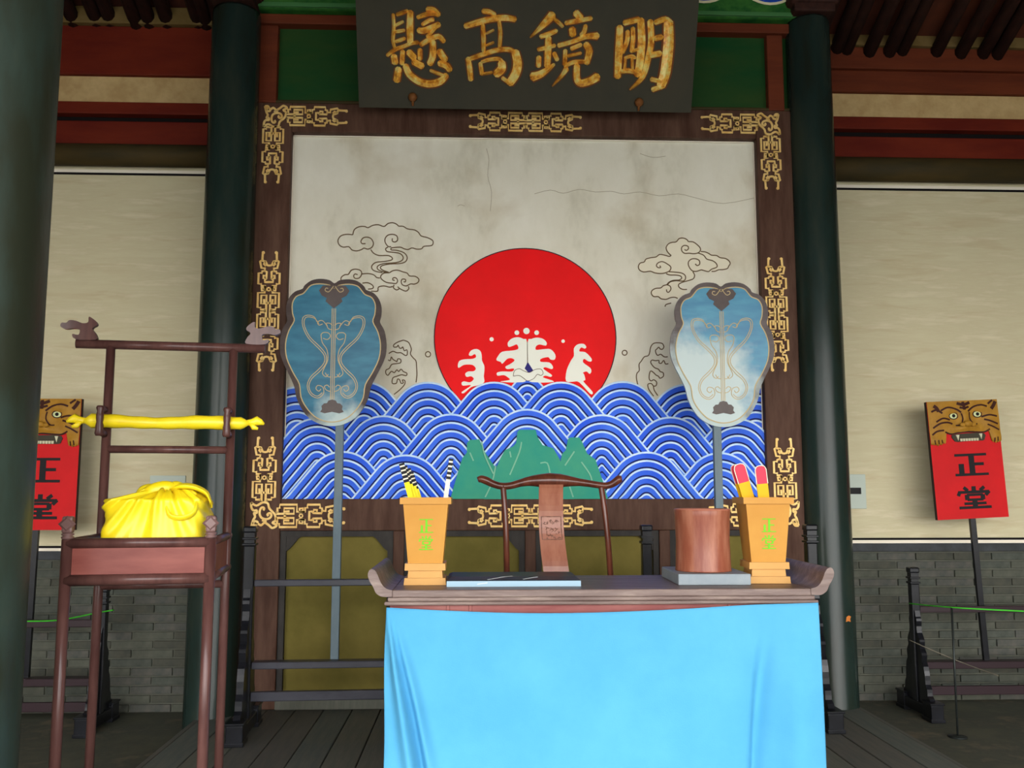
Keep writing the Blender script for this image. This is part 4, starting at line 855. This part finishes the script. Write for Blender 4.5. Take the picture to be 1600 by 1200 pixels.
# ---------------------------------------------------- inkstone slab, brush pot on its slab
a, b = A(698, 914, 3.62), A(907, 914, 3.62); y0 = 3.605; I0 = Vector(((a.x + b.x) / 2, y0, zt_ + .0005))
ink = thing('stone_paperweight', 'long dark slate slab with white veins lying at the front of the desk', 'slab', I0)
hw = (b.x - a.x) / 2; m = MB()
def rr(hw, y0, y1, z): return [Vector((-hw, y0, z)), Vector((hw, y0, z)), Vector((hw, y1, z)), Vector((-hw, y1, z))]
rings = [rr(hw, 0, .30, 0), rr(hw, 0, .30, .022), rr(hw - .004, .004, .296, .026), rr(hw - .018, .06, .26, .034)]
m.add([v for r in rings for v in r], [(3, 2, 1, 0), (12, 13, 14, 15)] + [(4 * k + i, 4 * k + (i + 1) % 4, 4 * k + 4 + (i + 1) % 4, 4 * k + 4 + i) for k in range(3) for i in range(4)]); m.m[2:6] = [1, 1, 1, 1]; obj('slab', m, [M_INKST, mat('pale blue grey painted edge sheen', (150, 178, 194), .4)], ink)  # pale edge colour stands in for sky reflected off the polished sides
m = MB(); n_ = Vector((0, -.12, 1)).normalized()
m.ribbon([Vector((-hw + .16, .0, .015)), Vector((-hw + .12, -.0005, .010))], .003, (0, -1, 0), .001)
m.ribbon([Vector((-hw + .16, .006, .0262)), Vector((-hw + .22, .05, .0325)), Vector((-hw + .26, .07, .0342))], .006, n_, .0008)
m.ribbon([Vector((-hw + .30, .012, .0272)), Vector((-hw + .34, .04, .031)), Vector((-hw + .36, .05, .0325))], .005, n_, .0008); obj('vein', m, M_VEIN, ink)
a, b = A(1060, 914, 3.63), A(1173, 914, 3.63); S0 = Vector(((a.x + b.x) / 2, 3.625, zt_ + .0005))
m = MB(); hw = (b.x - a.x) / 2; m.box((-hw, 0, 0), (hw, .36, .044), 0, .004); slab = obj('stone_slab', m, M_STONE, loc=S0); slab.rotation_euler = (0, 0, math.radians(-1)); tag(slab, 'thick grey stone slab under the brush pot', 'slab')
bc = A(1098, 893, 3.80); B0 = Vector((bc.x, 3.79, zt_ + .0450)); rb = 43 * 3.79 / F_PX; hb = A(1098, 797, 3.70).z - B0.z
bp_ = thing('brush_pot', 'plain reddish brown cylindrical brush pot standing on the grey slab', 'pot', B0)
m = MB(); m.lathe([(rb * 1.0, 0), (rb * 1.0, .004), (rb * .985, .01), (rb * .955, hb * .5), (rb * .985, hb * .9), (rb * 1.01, hb - .003), (rb, hb), (rb * .86, hb), (rb * .85, hb - .01), (rb * .85, .02)], (0, 0, 0), 48); obj('body', m, M_COP, bp_)
m = MB(); m.lathe([(rb * .99, hb - .002), (rb * 1.012, hb + .001), (rb * .99, hb + .004), (rb * .88, hb + .004), (rb * .87, hb)], (0, 0, 0), 48); obj('rim', m, mat('pale rubbed rim', (176, 112, 90), .35), bp_)

# =================================================================== CHAIR
YCH = 4.38; c0 = A(858, 1000, YCH); CH0 = Vector((c0.x, YCH, 0))
ch = thing('armless_yoke_chair', 'polished brown yoke-back chair behind the desk with carved splat', 'chair', CH0)
def cpt(px_, py_, dy=0): v = A(px_, py_, YCH + dy); return v - CH0
cr_ = [(746.5, 750), (752, 748.5), (760, 751), (770, 756), (783, 759.5), (797, 759), (812, 755), (826, 752), (840, 751), (858, 750.5), (876, 751), (890, 752), (905, 753.5), (920, 755.5), (936, 758), (946, 759), (955, 757), (962, 752.5), (967, 749), (971.5, 748)]
rd = [4.2, 5.8, 6.2, 5.6, 5.4, 5.4, 5.8, 7.4, 9.6, 11.5, 10.5, 8.2, 6.0, 5.4, 5.2, 5.2, 5.4, 6.0, 6.4, 4.6]
pts = []; rads = []
for i, (u, v) in enumerate(cr_):
    pts.append(cpt(u, v, -.01 + .03 * (1 - abs(u - 858) / 115))); rads.append(rd[i] * YCH / F_PX)
m = MB(); sm_ = smooth(pts, 3); rs_ = []
for i in range(len(sm_)):
    t = i / 3; a = min(int(t), len(rads) - 2); rs_.append(rads[a] + (rads[a + 1] - rads[a]) * (t - a))
m.tube(sm_, rs_, 14); obj('crest_rail', m, M_CHAIR, ch)
for q, nm in (([(786, 758), (789, 800), (791, 845), (792, 900)], 0), ([(939, 757), (945, 800), (950, 845), (954, 900)], 1)):
    pts = smooth([cpt(u, v, -.02 * math.sin(PI * (v - 757) / 143)) for u, v in q], 5)
    x, y = pts[-1].x, pts[-1].y; pts += [Vector((x, y, .48)), Vector((x, y, .25)), Vector((x, y, .0))]
    m = MB(); m.tube(pts, 4.6 * YCH / F_PX, 12); obj('back_post', m, M_CHAIR, ch)
m = MB(); L = smooth([cpt(842, 757), cpt(842, 790), cpt(842.5, 825), cpt(844.5, 860), cpt(848, 892), cpt(852, 930), cpt(852, 960)], 4); R = smooth([cpt(879.5, 757), cpt(880, 790), cpt(881, 825), cpt(884, 860), cpt(887.5, 892), cpt(890, 930), cpt(890, 960)], 4)
n = len(L)
for i in range(n):
    d = .03 * math.sin(2 * PI * i / (n - 1)) ; L[i].y += -.02 + d; R[i].y += -.02 + d
vs_ = []
for l, r in zip(L, R): vs_ += [l, r, r + Vector((0, .014, 0)), l + Vector((0, .014, 0))]
m.add(vs_, [(4 * i + j, 4 * i + (j + 1) % 4, 4 * i + 4 + (j + 1) % 4, 4 * i + 4 + j) for i in range(n - 1) for j in range(4)] + [(3, 2, 1, 0), (4 * n - 4, 4 * n - 3, 4 * n - 2, 4 * n - 1)], 0); spl = obj('splat', m, M_SPLAT, ch)
# carved square on the splat: a real raised key relief
i0 = min(range(n), key=lambda i: abs((L[i] + CH0).z - A(845, 806, YCH).z)); i1 = min(range(n), key=lambda i: abs((L[i] + CH0).z - A(845, 846, YCH).z))
m = MB()
def sq(a, b):
    f = i0 + (i1 - i0) * b; i = min(int(f), n - 2); t = f - i; l = L[i].lerp(L[i + 1], t); r = R[i].lerp(R[i + 1], t); return l.lerp(r, .1 + .8 * a) + Vector((0, -.0006, 0))
for y in (0, 1): m.ribbon([sq(a / 6, y) for a in range(7)], .004, (0, -1, 0), .0022)
for x in (0, 1): m.ribbon([sq(x, b / 8) for b in range(9)], .004, (0, -1, 0), .0022)
rnd = random.Random(3)
for gx in (.12, .40, .66):
    for gy in (.12, .44, .74):
        for k in range(4):
            a, b = gx + rnd.uniform(0, .2), gy + rnd.uniform(0, .2)
            p_ = [(a, b), (a + rnd.uniform(-.1, .12), b + rnd.uniform(-.02, .1)), (a + rnd.uniform(-.1, .1), b + rnd.uniform(0, .14))]
            m.ribbon([sq(max(.04, min(.96, q[0])), max(.04, min(.96, q[1]))) for q in p_], .0035, (0, -1, 0), .002)
obj('carved_square', m, M_CARVE, ch)
xa, xb_ = cpt(792, 900).x, cpt(954, 900).x
m = MB(); m.box((xa - .02, -.46, .46), (xb_ + .02, .02, .495), 0, .008); obj('seat', m, M_CHAIR, ch)
for x in (xa, xb_):
    m = MB(); m.tube([(x, -.43, 0), (x, -.43, .47)], .016, 12); obj('front_leg', m, M_CHAIR, ch)
m = MB(); m.tube([(xa, -.43, .15), (xb_, -.43, .15)], .011, 8); m.tube([(xa, -.43, .2), (xa, 0, .2)], .01, 8); m.tube([(xb_, -.43, .2), (xb_, 0, .2)], .01, 8); obj('stretcher', m, M_CHAIR, ch)

# =================================================================== SEAL STAND (left foreground)
ST_Y = 2.95; sa = math.radians(8); pL = A(105, 850, ST_Y)
S0 = Vector((pL.x, ST_Y, 0))
dW = Vector((math.cos(sa), math.sin(sa), 0)); dD = Vector((-math.sin(sa), math.cos(sa), 0))
def width_for(px_):
    lo, hi = .2, 1.0
    for _ in range(40):
        w = (lo + hi) / 2; q = S0 + dW * w; d = Vector((q.x, q.y, 1.07)); 
        # project
        cy, sy, cp, sp_ = math.cos(YAW), math.sin(YAW), math.cos(PITCH), math.sin(PITCH)
        r = d.x * cy - d.y * sy; f = d.x * sy + d.y * cy; z = d.z - EYE; X = 800 + F_PX * r / (f * cp + z * sp_)
        if X < px_: lo = w
        else: hi = w
    return w
SW = width_for(329); SD = .40
st = thing('seal_stand', 'tall purplish brown wooden stand with crest rail, carrying the yellow wrapped bundle', 'stand', S0, sa)
def zat(px_, py_, back=False, right=False):
    q = S0 + (dW * SW if right else Vector()) + (dD * SD if back else Vector()); return A(px_, py_, q.y).z
rp = .0172
zf_t = zat(105, 843); z_r1 = zat(105, 849); z_r2 = zat(105, 907)
for x, nm in ((0, 'l'), (SW, 'r')):
    m = MB(); m.tube([(x, 0, 0), (x, 0, zf_t)], rp, 14); po = obj('front_post', m, M_STAND, st)
    m = MB(); m.lathe([(rp * .8, zf_t), (rp * 1.12, zf_t + .004), (rp * 1.12, zf_t + .009), (rp * .8, zf_t + .011), (rp * 1.12, zf_t + .014), (rp * 1.12, zf_t + .018), (rp * .6, zf_t + .022)], (x, 0, 0), 14)
    zc_ = zf_t + .049; r_ = .029; d_ = rp * .9
    q = [Vector((x - r_, -d_, zc_)), Vector((x, -d_, zc_ + r_)), Vector((x + r_, -d_, zc_)), Vector((x, -d_, zc_ - r_))]
    m.box((x - rp * .95, -rp * .95, zf_t + .020), (x + rp * .95, rp * .95, zc_ + .024), 0, .006)
    m.prism([(v - Vector((x, 0, zc_))) * .92 + Vector((x, 0, zc_)) for v in q], (0, -.006, 0), inset=.35); obj('finial', m, mat('pale finial wood', (112, 84, 80), .34, coat=.3), po)  # finial wood paler than the posts
zc1 = zat(165, 537, True); zc2 = zat(360, 545, True, True)
zcr = (zc1 + zc2) / 2
for x in (0, SW):
    m = MB(); m.tube([(x, SD, 0), (x, SD, zcr)], rp * .93, 14); obj('back_post', m, M_STAND, st)
m = MB(); m.tube([(-.12, SD, zcr), (SW + .115, SD, zcr)], rp * .98, 14); obj('crest_rail', m, M_STAND, st)
zm = zat(250, 702, True); m = MB(); m.tube([(0, SD, zm), (SW, SD, zm)], rp * .82, 12); obj('middle_rail', m, M_STAND, st)
m = MB(); m.tube([(0, -.002, z_r1), (SW, -.002, z_r1)], rp * .95, 14); obj('front_rail', m, M_STAND, st)
m = MB(); m.tube([(0, -.002, z_r2), (SW, -.002, z_r2)], rp * 1.05, 14); obj('front_rail', m, M_STAND, st)
m = MB(); m.box((rp, -.004, z_r2 + .01), (SW - rp, .008, z_r1 - .008)); obj('front_panel', m, M_STANDR, st)
for x in (0, SW):
    for z in (z_r1, z_r2):
        m = MB(); m.tube([(x, 0, z), (x, SD + .045, z)], rp * .85, 12); obj('side_rail', m, M_STAND, st)
    m = MB(); m.box((x - .005, rp, z_r2 + .01), (x + .005, SD - rp, z_r1 - .008)); obj('side_panel', m, M_STANDR, st)
m = MB(); m.box((.008, .01, z_r1 - .028), (SW - .008, SD - .01, z_r1 - .012)); obj('deck', m, M_STANDR, st)
for y in (0, SD):
    m = MB(); m.tube([(0, y, .18), (SW, y, .18)], rp * .8, 10); obj('stretcher', m, M_STAND, st)
for z in (zat(250, 915, True),):
    m = MB(); m.tube([(0, SD, z), (SW, SD, z)], rp * .85, 12); obj('back_rail', m, M_STAND, st)
DR = [(40,115),(45,90),(75,88),(95,70),(135,72),(180,88),(215,80),(218,42),(245,55),(270,80),(272,100),(250,115),(245,130),(268,160),(270,200),(140,200),(118,165),(155,170),(165,150),(160,130),(120,125),(75,132)]
kd = 1 / 4.444 * 3.35 / F_PX
for s_, x0 in ((1, -.12), (-1, SW + .115)):
    m = MB(); q = smooth([Vector((x0 + s_ * (u - 142) * kd, SD + .011, zcr + rp * .9 + (200 - v) * kd)) for u, v in DR], 3, True); m.prism(q, (0, -.022, 0)); obj('dragon_finial', m, M_STAND, st)
# brackets that hold the scroll
zt1 = zat(152, 655, True); ytube = SD - rp - .030
ztL, ztR = zat(150, 657, True), zat(350, 664, True, True); ztb = (ztL + ztR) / 2
for x in (0, SW):
    m = MB(); xx = x - .004
    m.tube([(xx, SD - .01, ztb + .045), (xx, ytube - .034, ztb + .040)], .011, 10); m.tube([(xx, SD - .01, ztb - .045), (xx, ytube - .034, ztb - .040)], .013, 10)
    m.tube(smooth([(xx, ytube - .034, ztb + .052), (xx, ytube - .036, ztb + .02), (xx, ytube - .036, ztb - .02), (xx, ytube - .034, ztb - .055)], 3), [.012, .015, .010, .013, .013, .011, .014, .014, .016, .012], 10)
    obj('scroll_bracket', m, M_STAND, st)
stM = Matrix.Translation(S0) @ Matrix.Rotation(sa, 4, 'Z')
# yellow scroll
sc0 = stM @ Vector((SW / 2, ytube, ztb)); scr_ = thing('wrapped_scroll', 'thin scroll wrapped in yellow silk, laid across the stand brackets', 'scroll', sc0, sa)
m = MB(); pts = []; rr_ = []
xs = [-.5, -.46, -.40, -.25, -.1, .05, .2, .35, .42, .45, .5]
Ls = SW + .14
for i in range(41):
    u = i / 40; x = (u - .5) * Ls; pts.append(Vector((x, .002 * math.sin(u * 17), .002 * math.sin(u * 11) - .003 * math.sin(PI * u)))); rr_.append(.0235 + .0022 * math.sin(u * 9 + 1) + .0012 * math.sin(u * 40))
rr_[0] = .006; rr_[1] = .015; rr_[-1] = .006; rr_[-2] = .016
m.tube(pts, rr_, 16); obj('silk_wrap', m, M_SILK, scr_)
for s_ in (-1, 1):
    m = MB(); x = s_ * Ls / 2
    m.tube([Vector((x - s_ * .01, 0, 0)), Vector((x + s_ * .012, 0, .002)), Vector((x + s_ * .028, 0, .008)), Vector((x + s_ * .042, 0, .002)), Vector((x + s_ * .055, 0, -.004))], [.010, .014, .018, .012, .004], 8, flat=.7)
    m.tube([Vector((x + s_ * .005, -.004, 0)), Vector((x + s_ * .018, -.008, -.018)), Vector((x + s_ * .034, -.008, -.022))], [.008, .010, .005], 8, flat=.5)
    obj('tied_end', m, M_SILK, scr_)
# yellow bundle: wrapped seal box
bw, bd_ = SW - .115, .28
zb1 = z_r1 - .011; hb1 = zat(200, 783) - zb1 + .005
b0 = stM @ Vector((SW / 2 + .018, SD * .5, zb1)); bun = thing('wrapped_seal_box', 'boxy bundle wrapped in bright yellow silk with knotted top, on the stand', 'bundle', b0, sa)
kx, ky, zk = .085 * bw, -.03, hb1 + .030
def bpt(u, v):
    """u around, v from the foot up and over to the knot; folds run from the foot towards the knot"""
    t = 2 * PI * u; c_, s_ = math.cos(t), math.sin(t); e = 7.0
    k = (abs(c_) ** e + abs(s_) ** e) ** (-1 / e); x, y = c_ * k * bw / 2, s_ * k * bd_ / 2
    f = min(1, v / .6)
    q = (x - .62 * f * kx) / (1 - .62 * f * .9)
    fo = .011 * (abs(math.sin(q * 17 + 1.0)) ** .6 - .5) + .006 * math.sin(q * 61 + 2 * f) + .005 * math.sin(q * 105 + y * 30)
    if v < .6:
        g = 1.0 + .03 * (1 - f) ** 2
        n_ = Vector((c_ * .4, s_, 0)).normalized(); sag = -.008 * math.sin(PI * f) * (1 if x < 0 else .2)
        return Vector((x * g, y * g, f * (hb1 - .008 * max(0, x) / bw))) + n_ * (fo * (.4 + .6 * f) + sag)
    f2 = (v - .6) / .4; g = 1 - f2
    h = hb1 + .030 * f2 ** 1.3 + .9 * fo * math.sin(PI * f2 * .9 + .1) + (.016 * math.sin(PI * min(1, f2 * 1.3)) if x > 0 else 0)
    n_ = Vector((c_ * .4, s_, 0)).normalized()
    return Vector((x * .985 * g + kx * f2, y * .985 * g + ky * f2, h)) + n_ * fo * g
m = MB(); m.grid(bpt, 180, 40); obj('silk_cover', m, M_SILK, bun)
m = MB()
m.tube(smooth([(kx - .085, -.03, zk - .025), (kx - .05, -.055, zk - .004), (kx, -.05, zk + .010), (kx + .045, -.03, zk + .0)], 5), [.012 + .012 * math.sin(PI * i / 15) for i in range(16)], 12, flat=.8)
m.tube(smooth([(kx - .02, .03, zk - .01), (kx + .02, -.03, zk + .012), (kx + .06, -.06, zk + .0), (kx + .10, -.07, zk - .02)], 5), [.010 + .010 * math.sin(PI * i / 15) for i in range(16)], 12, flat=.7)
m.ball((kx + .005, -.04, zk), .028, 0, 9, (1.3, .9, .75)); obj('knot', m, M_SILK, bun)
def ear(ctrl, wid, twist):
    c_ = smooth(ctrl, 6); n = len(c_) - 1; m = MB()
    def fn(a, b):
        i = min(int(a * n), n - 1); p = c_[i].lerp(c_[i + 1], a * n - i); w = wid * (.35 + .65 * math.sin(PI * min(1, .12 + .8 * a)))
        return p + Vector((0, (b - .5) * w, .010 * math.cos(3 * PI * (b - .5)) + twist * (b - .5) * a))
    m.grid(fn, 24, 10); o = obj('knot_ear', m, M_SILK, bun); so = o.modifiers.new('thick', 'SOLIDIFY'); so.thickness = .003
ear([(kx + .01, -.03, zk + .004), (kx + .05, -.06, zk + .014), (kx + .095, -.06, zk + .010), (kx + .135, -.05, zk - .012), (kx + .150, -.05, zk - .045)], .10, -.02)
ear([(kx - .01, -.02, zk), (kx - .05, -.03, zk + .012), (kx - .085, -.03, zk + .004), (kx - .100, -.03, zk - .014)], .06, .02)
m = MB(); fy = -bd_ / 2
p_ = smooth([(kx + .005, fy + .04, zk - .03), (kx + .02, fy - 0.002, zk - .06), (kx + .035, fy - 0.010, zk - .085), (kx + .07, fy - 0.012, zk - .092), (kx + .105, fy - 0.008, zk - .078), (kx + .115, fy - -0.004, zk - .05), (kx + .10, fy + .05, zk - .02)], 5)
m.tube(p_, [.004 + .009 * math.sin(PI * i / (len(p_) - 1)) for i in range(len(p_))], 10, flat=.45); obj('silk_loop', m, M_SILK, bun)

# =================================================================== TIGER SIGNBOARDS
def signboard(label, Y, tl, wpx, hpx, tilt_, pole_foot, thick=.03):
    """tl: pixel of the top centre; tilt_: lean within the board plane"""
    kx = Y / F_PX; c_ = A(tl[0], tl[1], Y); pf = A(pole_foot[0], pole_foot[1], Y); pf.z = A(pole_foot[2], pole_foot[1], Y - .03).z + .001; w, h = wpx * kx, hpx * kx
    t = thing('tiger_signboard', label, 'sign', (pf.x, Y, pf.z)); R0 = Vector((pf.x, Y, pf.z))
    u = Vector((math.cos(tilt_), 0, math.sin(tilt_))); d = Vector((math.sin(tilt_), 0, -math.cos(tilt_)))   # across, down
    n = Vector((0, -1, 0)); o = c_ - u * w / 2
    def P(a, b, lift=0): return o + u * a * w + d * b * h + n * lift
    def tpart(nm, m, mt): return wpart(nm, m, mt, t, R0)
    m = MB(); m.prism([P(0, 0), P(1, 0), P(1, 1), P(0, 1)], -n * thick, 1); m.add([P(0, 0, .0005), P(1, 0, .0005), P(1, 1, .0005), P(0, 1, .0005)], [(0, 1, 2, 3)], 0); tpart('board', m, [M_SIGN, M_SIGND])
    FV = .365
    def bot(a):
        for (x0, y0), (x1, y1) in zip(BT, BT[1:]):
            if x0 <= a <= x1: return y0 + (y1 - y0) * (a - x0) / max(1e-6, x1 - x0)
        return 1
    BT = [(0, 1.0), (.08, 1.02), (.2, .98), (.235, .86), (.215, .735), (.30, .79), (.40, .765), (.52, .75), (.66, .765), (.77, .77), (.845, .70), (.83, .86), (.86, .98), (.95, 1.0), (1, .97)]
    BT = sorted([(0, 1.0), (.1, 1.02), (.215, .97), (.225, .74), (.30, .79), (.40, .765), (.52, .75), (.66, .765), (.77, .77), (.845, .70), (.855, .96), (.95, 1.0), (1, .97)])
    G = [(.30, .20, .12, .10, .006), (.72, .18, .12, .10, .006), (.51, .42, .07, .25, .012), (.51, .56, .07, .07, .010), (.42, .66, .1, .08, .009), (.62, .65, .1, .08, .009), (.17, .52, .12, .2, .006), (.87, .50, .12, .2, .006), (.1, .9, .1, .12, .008), (.93, .88, .08, .12, .008), (.36, .35, .07, .08, -.004), (.69, .33, .07, .08, -.004)]
    def hh(a, v): return .006 + 1.7 * sum(g[4] * math.exp(-((a - g[0]) / g[2]) ** 2 - ((v - g[1]) / g[3]) ** 2) for g in G)
    m = MB(); m.grid(lambda a, b: P(a, b * bot(a) * FV, hh(a, b * bot(a))), 60, 26)
    m.add([P(i / 60, bot(i / 60) * FV, k_) for i in range(61) for k_ in (hh(i / 60, bot(i / 60)), 0)], [(2 * i, 2 * i + 1, 2 * i + 3, 2 * i + 2) for i in range(60)])
    tf = tpart('tiger_face', m, M_TIG)
    def Q(a, v, e=.001): return P(a, v * FV, hh(a, v) + e)
    def sub(nm, m, mt): q = tpart(nm, m, mt); q.parent = tf; return q
    S = [([(.42,.06),(.51,.10),(.60,.05)],.03),([(.45,.16),(.51,.18),(.58,.15)],.022),([(.505,.03),(.51,.12),(.51,.22)],.03),([(.05,.24),(.12,.2),(.2,.28)],.02),([(.09,.1),(.13,.16),(.15,.24)],.035),([(.18,.22),(.28,.15),(.40,.20),(.46,.28)],.018),([(.56,.26),(.64,.16),(.75,.12),(.84,.16)],.018),([(.90,.22),(.94,.14),(.97,.05)],.035),([(.86,.1),(.90,.05),(.93,.02)],.02),
         ([(.10,.48),(.2,.40),(.30,.44)],.018),([(.05,.62),(.15,.52),(.26,.50),(.33,.54)],.018),([(.03,.78),(.10,.70),(.2,.68)],.018),([(.78,.46),(.86,.50),(.97,.58)],.018),([(.75,.40),(.86,.36),(.97,.40)],.018),([(.82,.58),(.9,.64),(.98,.72)],.016),([(.46,.30),(.47,.42),(.44,.56),(.37,.58)],.014),([(.58,.28),(.57,.42),(.62,.55),(.68,.56)],.014),
         ([(.215,.72),(.30,.775),(.40,.75),(.52,.735),(.66,.75),(.77,.755),(.85,.69)],.016),([(.05,.9),(.06,1.0)],.012),([(.1,.9),(.11,1.0)],.012),([(.15,.9),(.16,.98)],.012),([(.90,.9),(.90,.99)],.012),([(.94,.88),(.945,.98)],.012)]
    m = MB()
    for pts, ws in S: m.ribbon(smooth([Q(a, v) for a, v in pts], 4), ws * w * 1.35, n, .0012)
    sub('stripe', m, M_TIGD)
    for ex, ey in ((.36, .35), (.70, .33)):
        c2 = Q(ex, ey, .0); m = MB(); m.ball(c2, .040 * w * 1.25, 0, 9, (1.25, .35, .9)); m.ball(c2 + n * .014 * w * 1.25 , .019 * w * 1.25, 1, 8, (1, .35, 1)); sub('eye', m, [M_EYEW, M_BLK])
        m = MB(); m.ribbon([c2 + u * (.062 * w * math.cos(t)) - d * (.046 * w * math.sin(t)) + n * .004 for t in [2 * PI * i / 16 for i in range(17)]], .012 * w, n, .003); sub('eyelid', m, M_TIGD)
    m = MB(); c2 = Q(.515, .55, -.002); m.ball(c2, .055 * w, 0, 9, (1.1, .6, .8)); m.ball(c2 - u * .075 * w + d * .012 * w, .036 * w, 0, 8, (1.1, .55, .8)); m.ball(c2 + u * .075 * w + d * .012 * w, .036 * w, 0, 8, (1.1, .55, .8)); sub('nose', m, M_TIG)
    m = MB(); m.prism(smooth([P(.31, .80 * FV, .001), P(.52, .77 * FV, .001), P(.77, .785 * FV, .001), P(.77, .9 * FV, .001), P(.74, .955 * FV, .001), P(.55, .95 * FV, .001), P(.38, .965 * FV, .001), P(.335, .92 * FV, .001)], 2, True), n * .006); sub('mouth', m, M_MOUTH)
    m = MB()
    for a0, a1, b0, b1 in ((.36, .41, .80, .93), (.69, .735, .79, .92)):
        m.prism([P(a0, b0 * FV, .006), P(a1, b0 * FV, .006), P((a0 + a1) / 2 + .005, b1 * FV, .006)], n * .006)
    for i in range(7): m.prism([P(.42 + i * .038, .89 * FV, .006), P(.452 + i * .038, .89 * FV, .006), P(.45 + i * .038, .95 * FV, .006), P(.422 + i * .038, .95 * FV, .006)], n * .003)
    sub('tooth', m, M_TOOTH)
    for i, (a, v) in enumerate(((.05, 1.0), (.10, 1.02), (.15, 1.0), (.2, .97), (.885, .98), (.92, 1.0), (.955, .99), (.985, .97))):
        m = MB(); m.ball(P(a, (v - .02) * FV, .008), .018 * w, 0, 6, (.8, .6, 1.4)); sub('claw', m, M_TIG)
    m = MB(); g = .40 * w
    glyph(m, ZHENG, P(.31, .455, .001), u * .47 * w, d * .185 * h / 1.0, n, .0012); glyph(m, TANG, P(.31, .73, .001), u * .47 * w, d * .185 * h, n, .0012); tpart('lettering', m, M_BLK)
    m = MB(); p0 = P(.5, 1.0, -thick * .5); hw = .017; q0 = pf.copy(); q0.y = p0.y
    tp0 = p0 - d * h * .3
    m.add([q0 + Vector((-hw, -.012, 0)), q0 + Vector((hw, -.012, 0)), q0 + Vector((hw, .012, 0)), q0 + Vector((-hw, .012, 0)), p0 + Vector((-hw, -.012, 0)), p0 + Vector((hw, -.012, 0)), p0 + Vector((hw, .012, 0)), p0 + Vector((-hw, .012, 0))], [(3, 2, 1, 0), (4, 5, 6, 7), (0, 1, 5, 4), (1, 2, 6, 5), (2, 3, 7, 6), (3, 0, 4, 7)]); tpart('pole', m, M_BLACK)
    return t
signboard('red signboard with carved tiger face, tilted, on the right rack by the wall', YW['right'] - .33, (1502, 626), 115, 187, math.radians(2.6), (1543, 1034, 1450))
signboard('red signboard with carved tiger face, half hidden by the left edge column', YW['left'] - .33, (67, 623), 118, 200, math.radians(0), (39, 1060, 120))

# =================================================================== CORD BARRIERS
Yb = 5.12; a = A(1487, 949, Yb); foot = Vector((A(1497, 1160, Yb).x, Yb, ZS))
bar_ = thing('cord_barrier', 'thin dark rod with bright green cord in front of the right rack', 'barrier', foot)
m = MB(); m.tube([foot, Vector((a.x, Yb, a.z))], .006, 8); m.lathe([(.05, ZS), (.05, ZS + .006), (.012, ZS + .012)], (foot.x, foot.y, 0), 20); wpart('rod', m, M_STEEL, bar_, foot)
m = MB(); m.tube(smooth([A(1421, 943, 5.6), a + Vector((0, -.004, 0)), A(1600, 955, 4.9), A(1700, 958, 4.7)], 8), .004, 6); wpart('green_cord', m, M_CORD, bar_, foot)
m = MB(); m.tube(smooth([A(1421, 1000, 5.3), A(1452, 1014, 5.2), A(1505, 1036, 5.1), A(1560, 1056, 4.9)], 6), .003, 6); wpart('grey_cord', m, M_GREY, bar_, foot)
m = MB(); p_ = [A(-60, 974, 4.9), A(33, 971, 5.05), A(92, 969, 5.2), A(150, 958, 5.4), A(178, 953, 5.5)]; m.tube(smooth(p_, 6), .004, 6); gc = obj('barrier_cord', m, M_CORD); tag(gc, 'bright green cord stretched behind the left column to the left rack', 'cord')
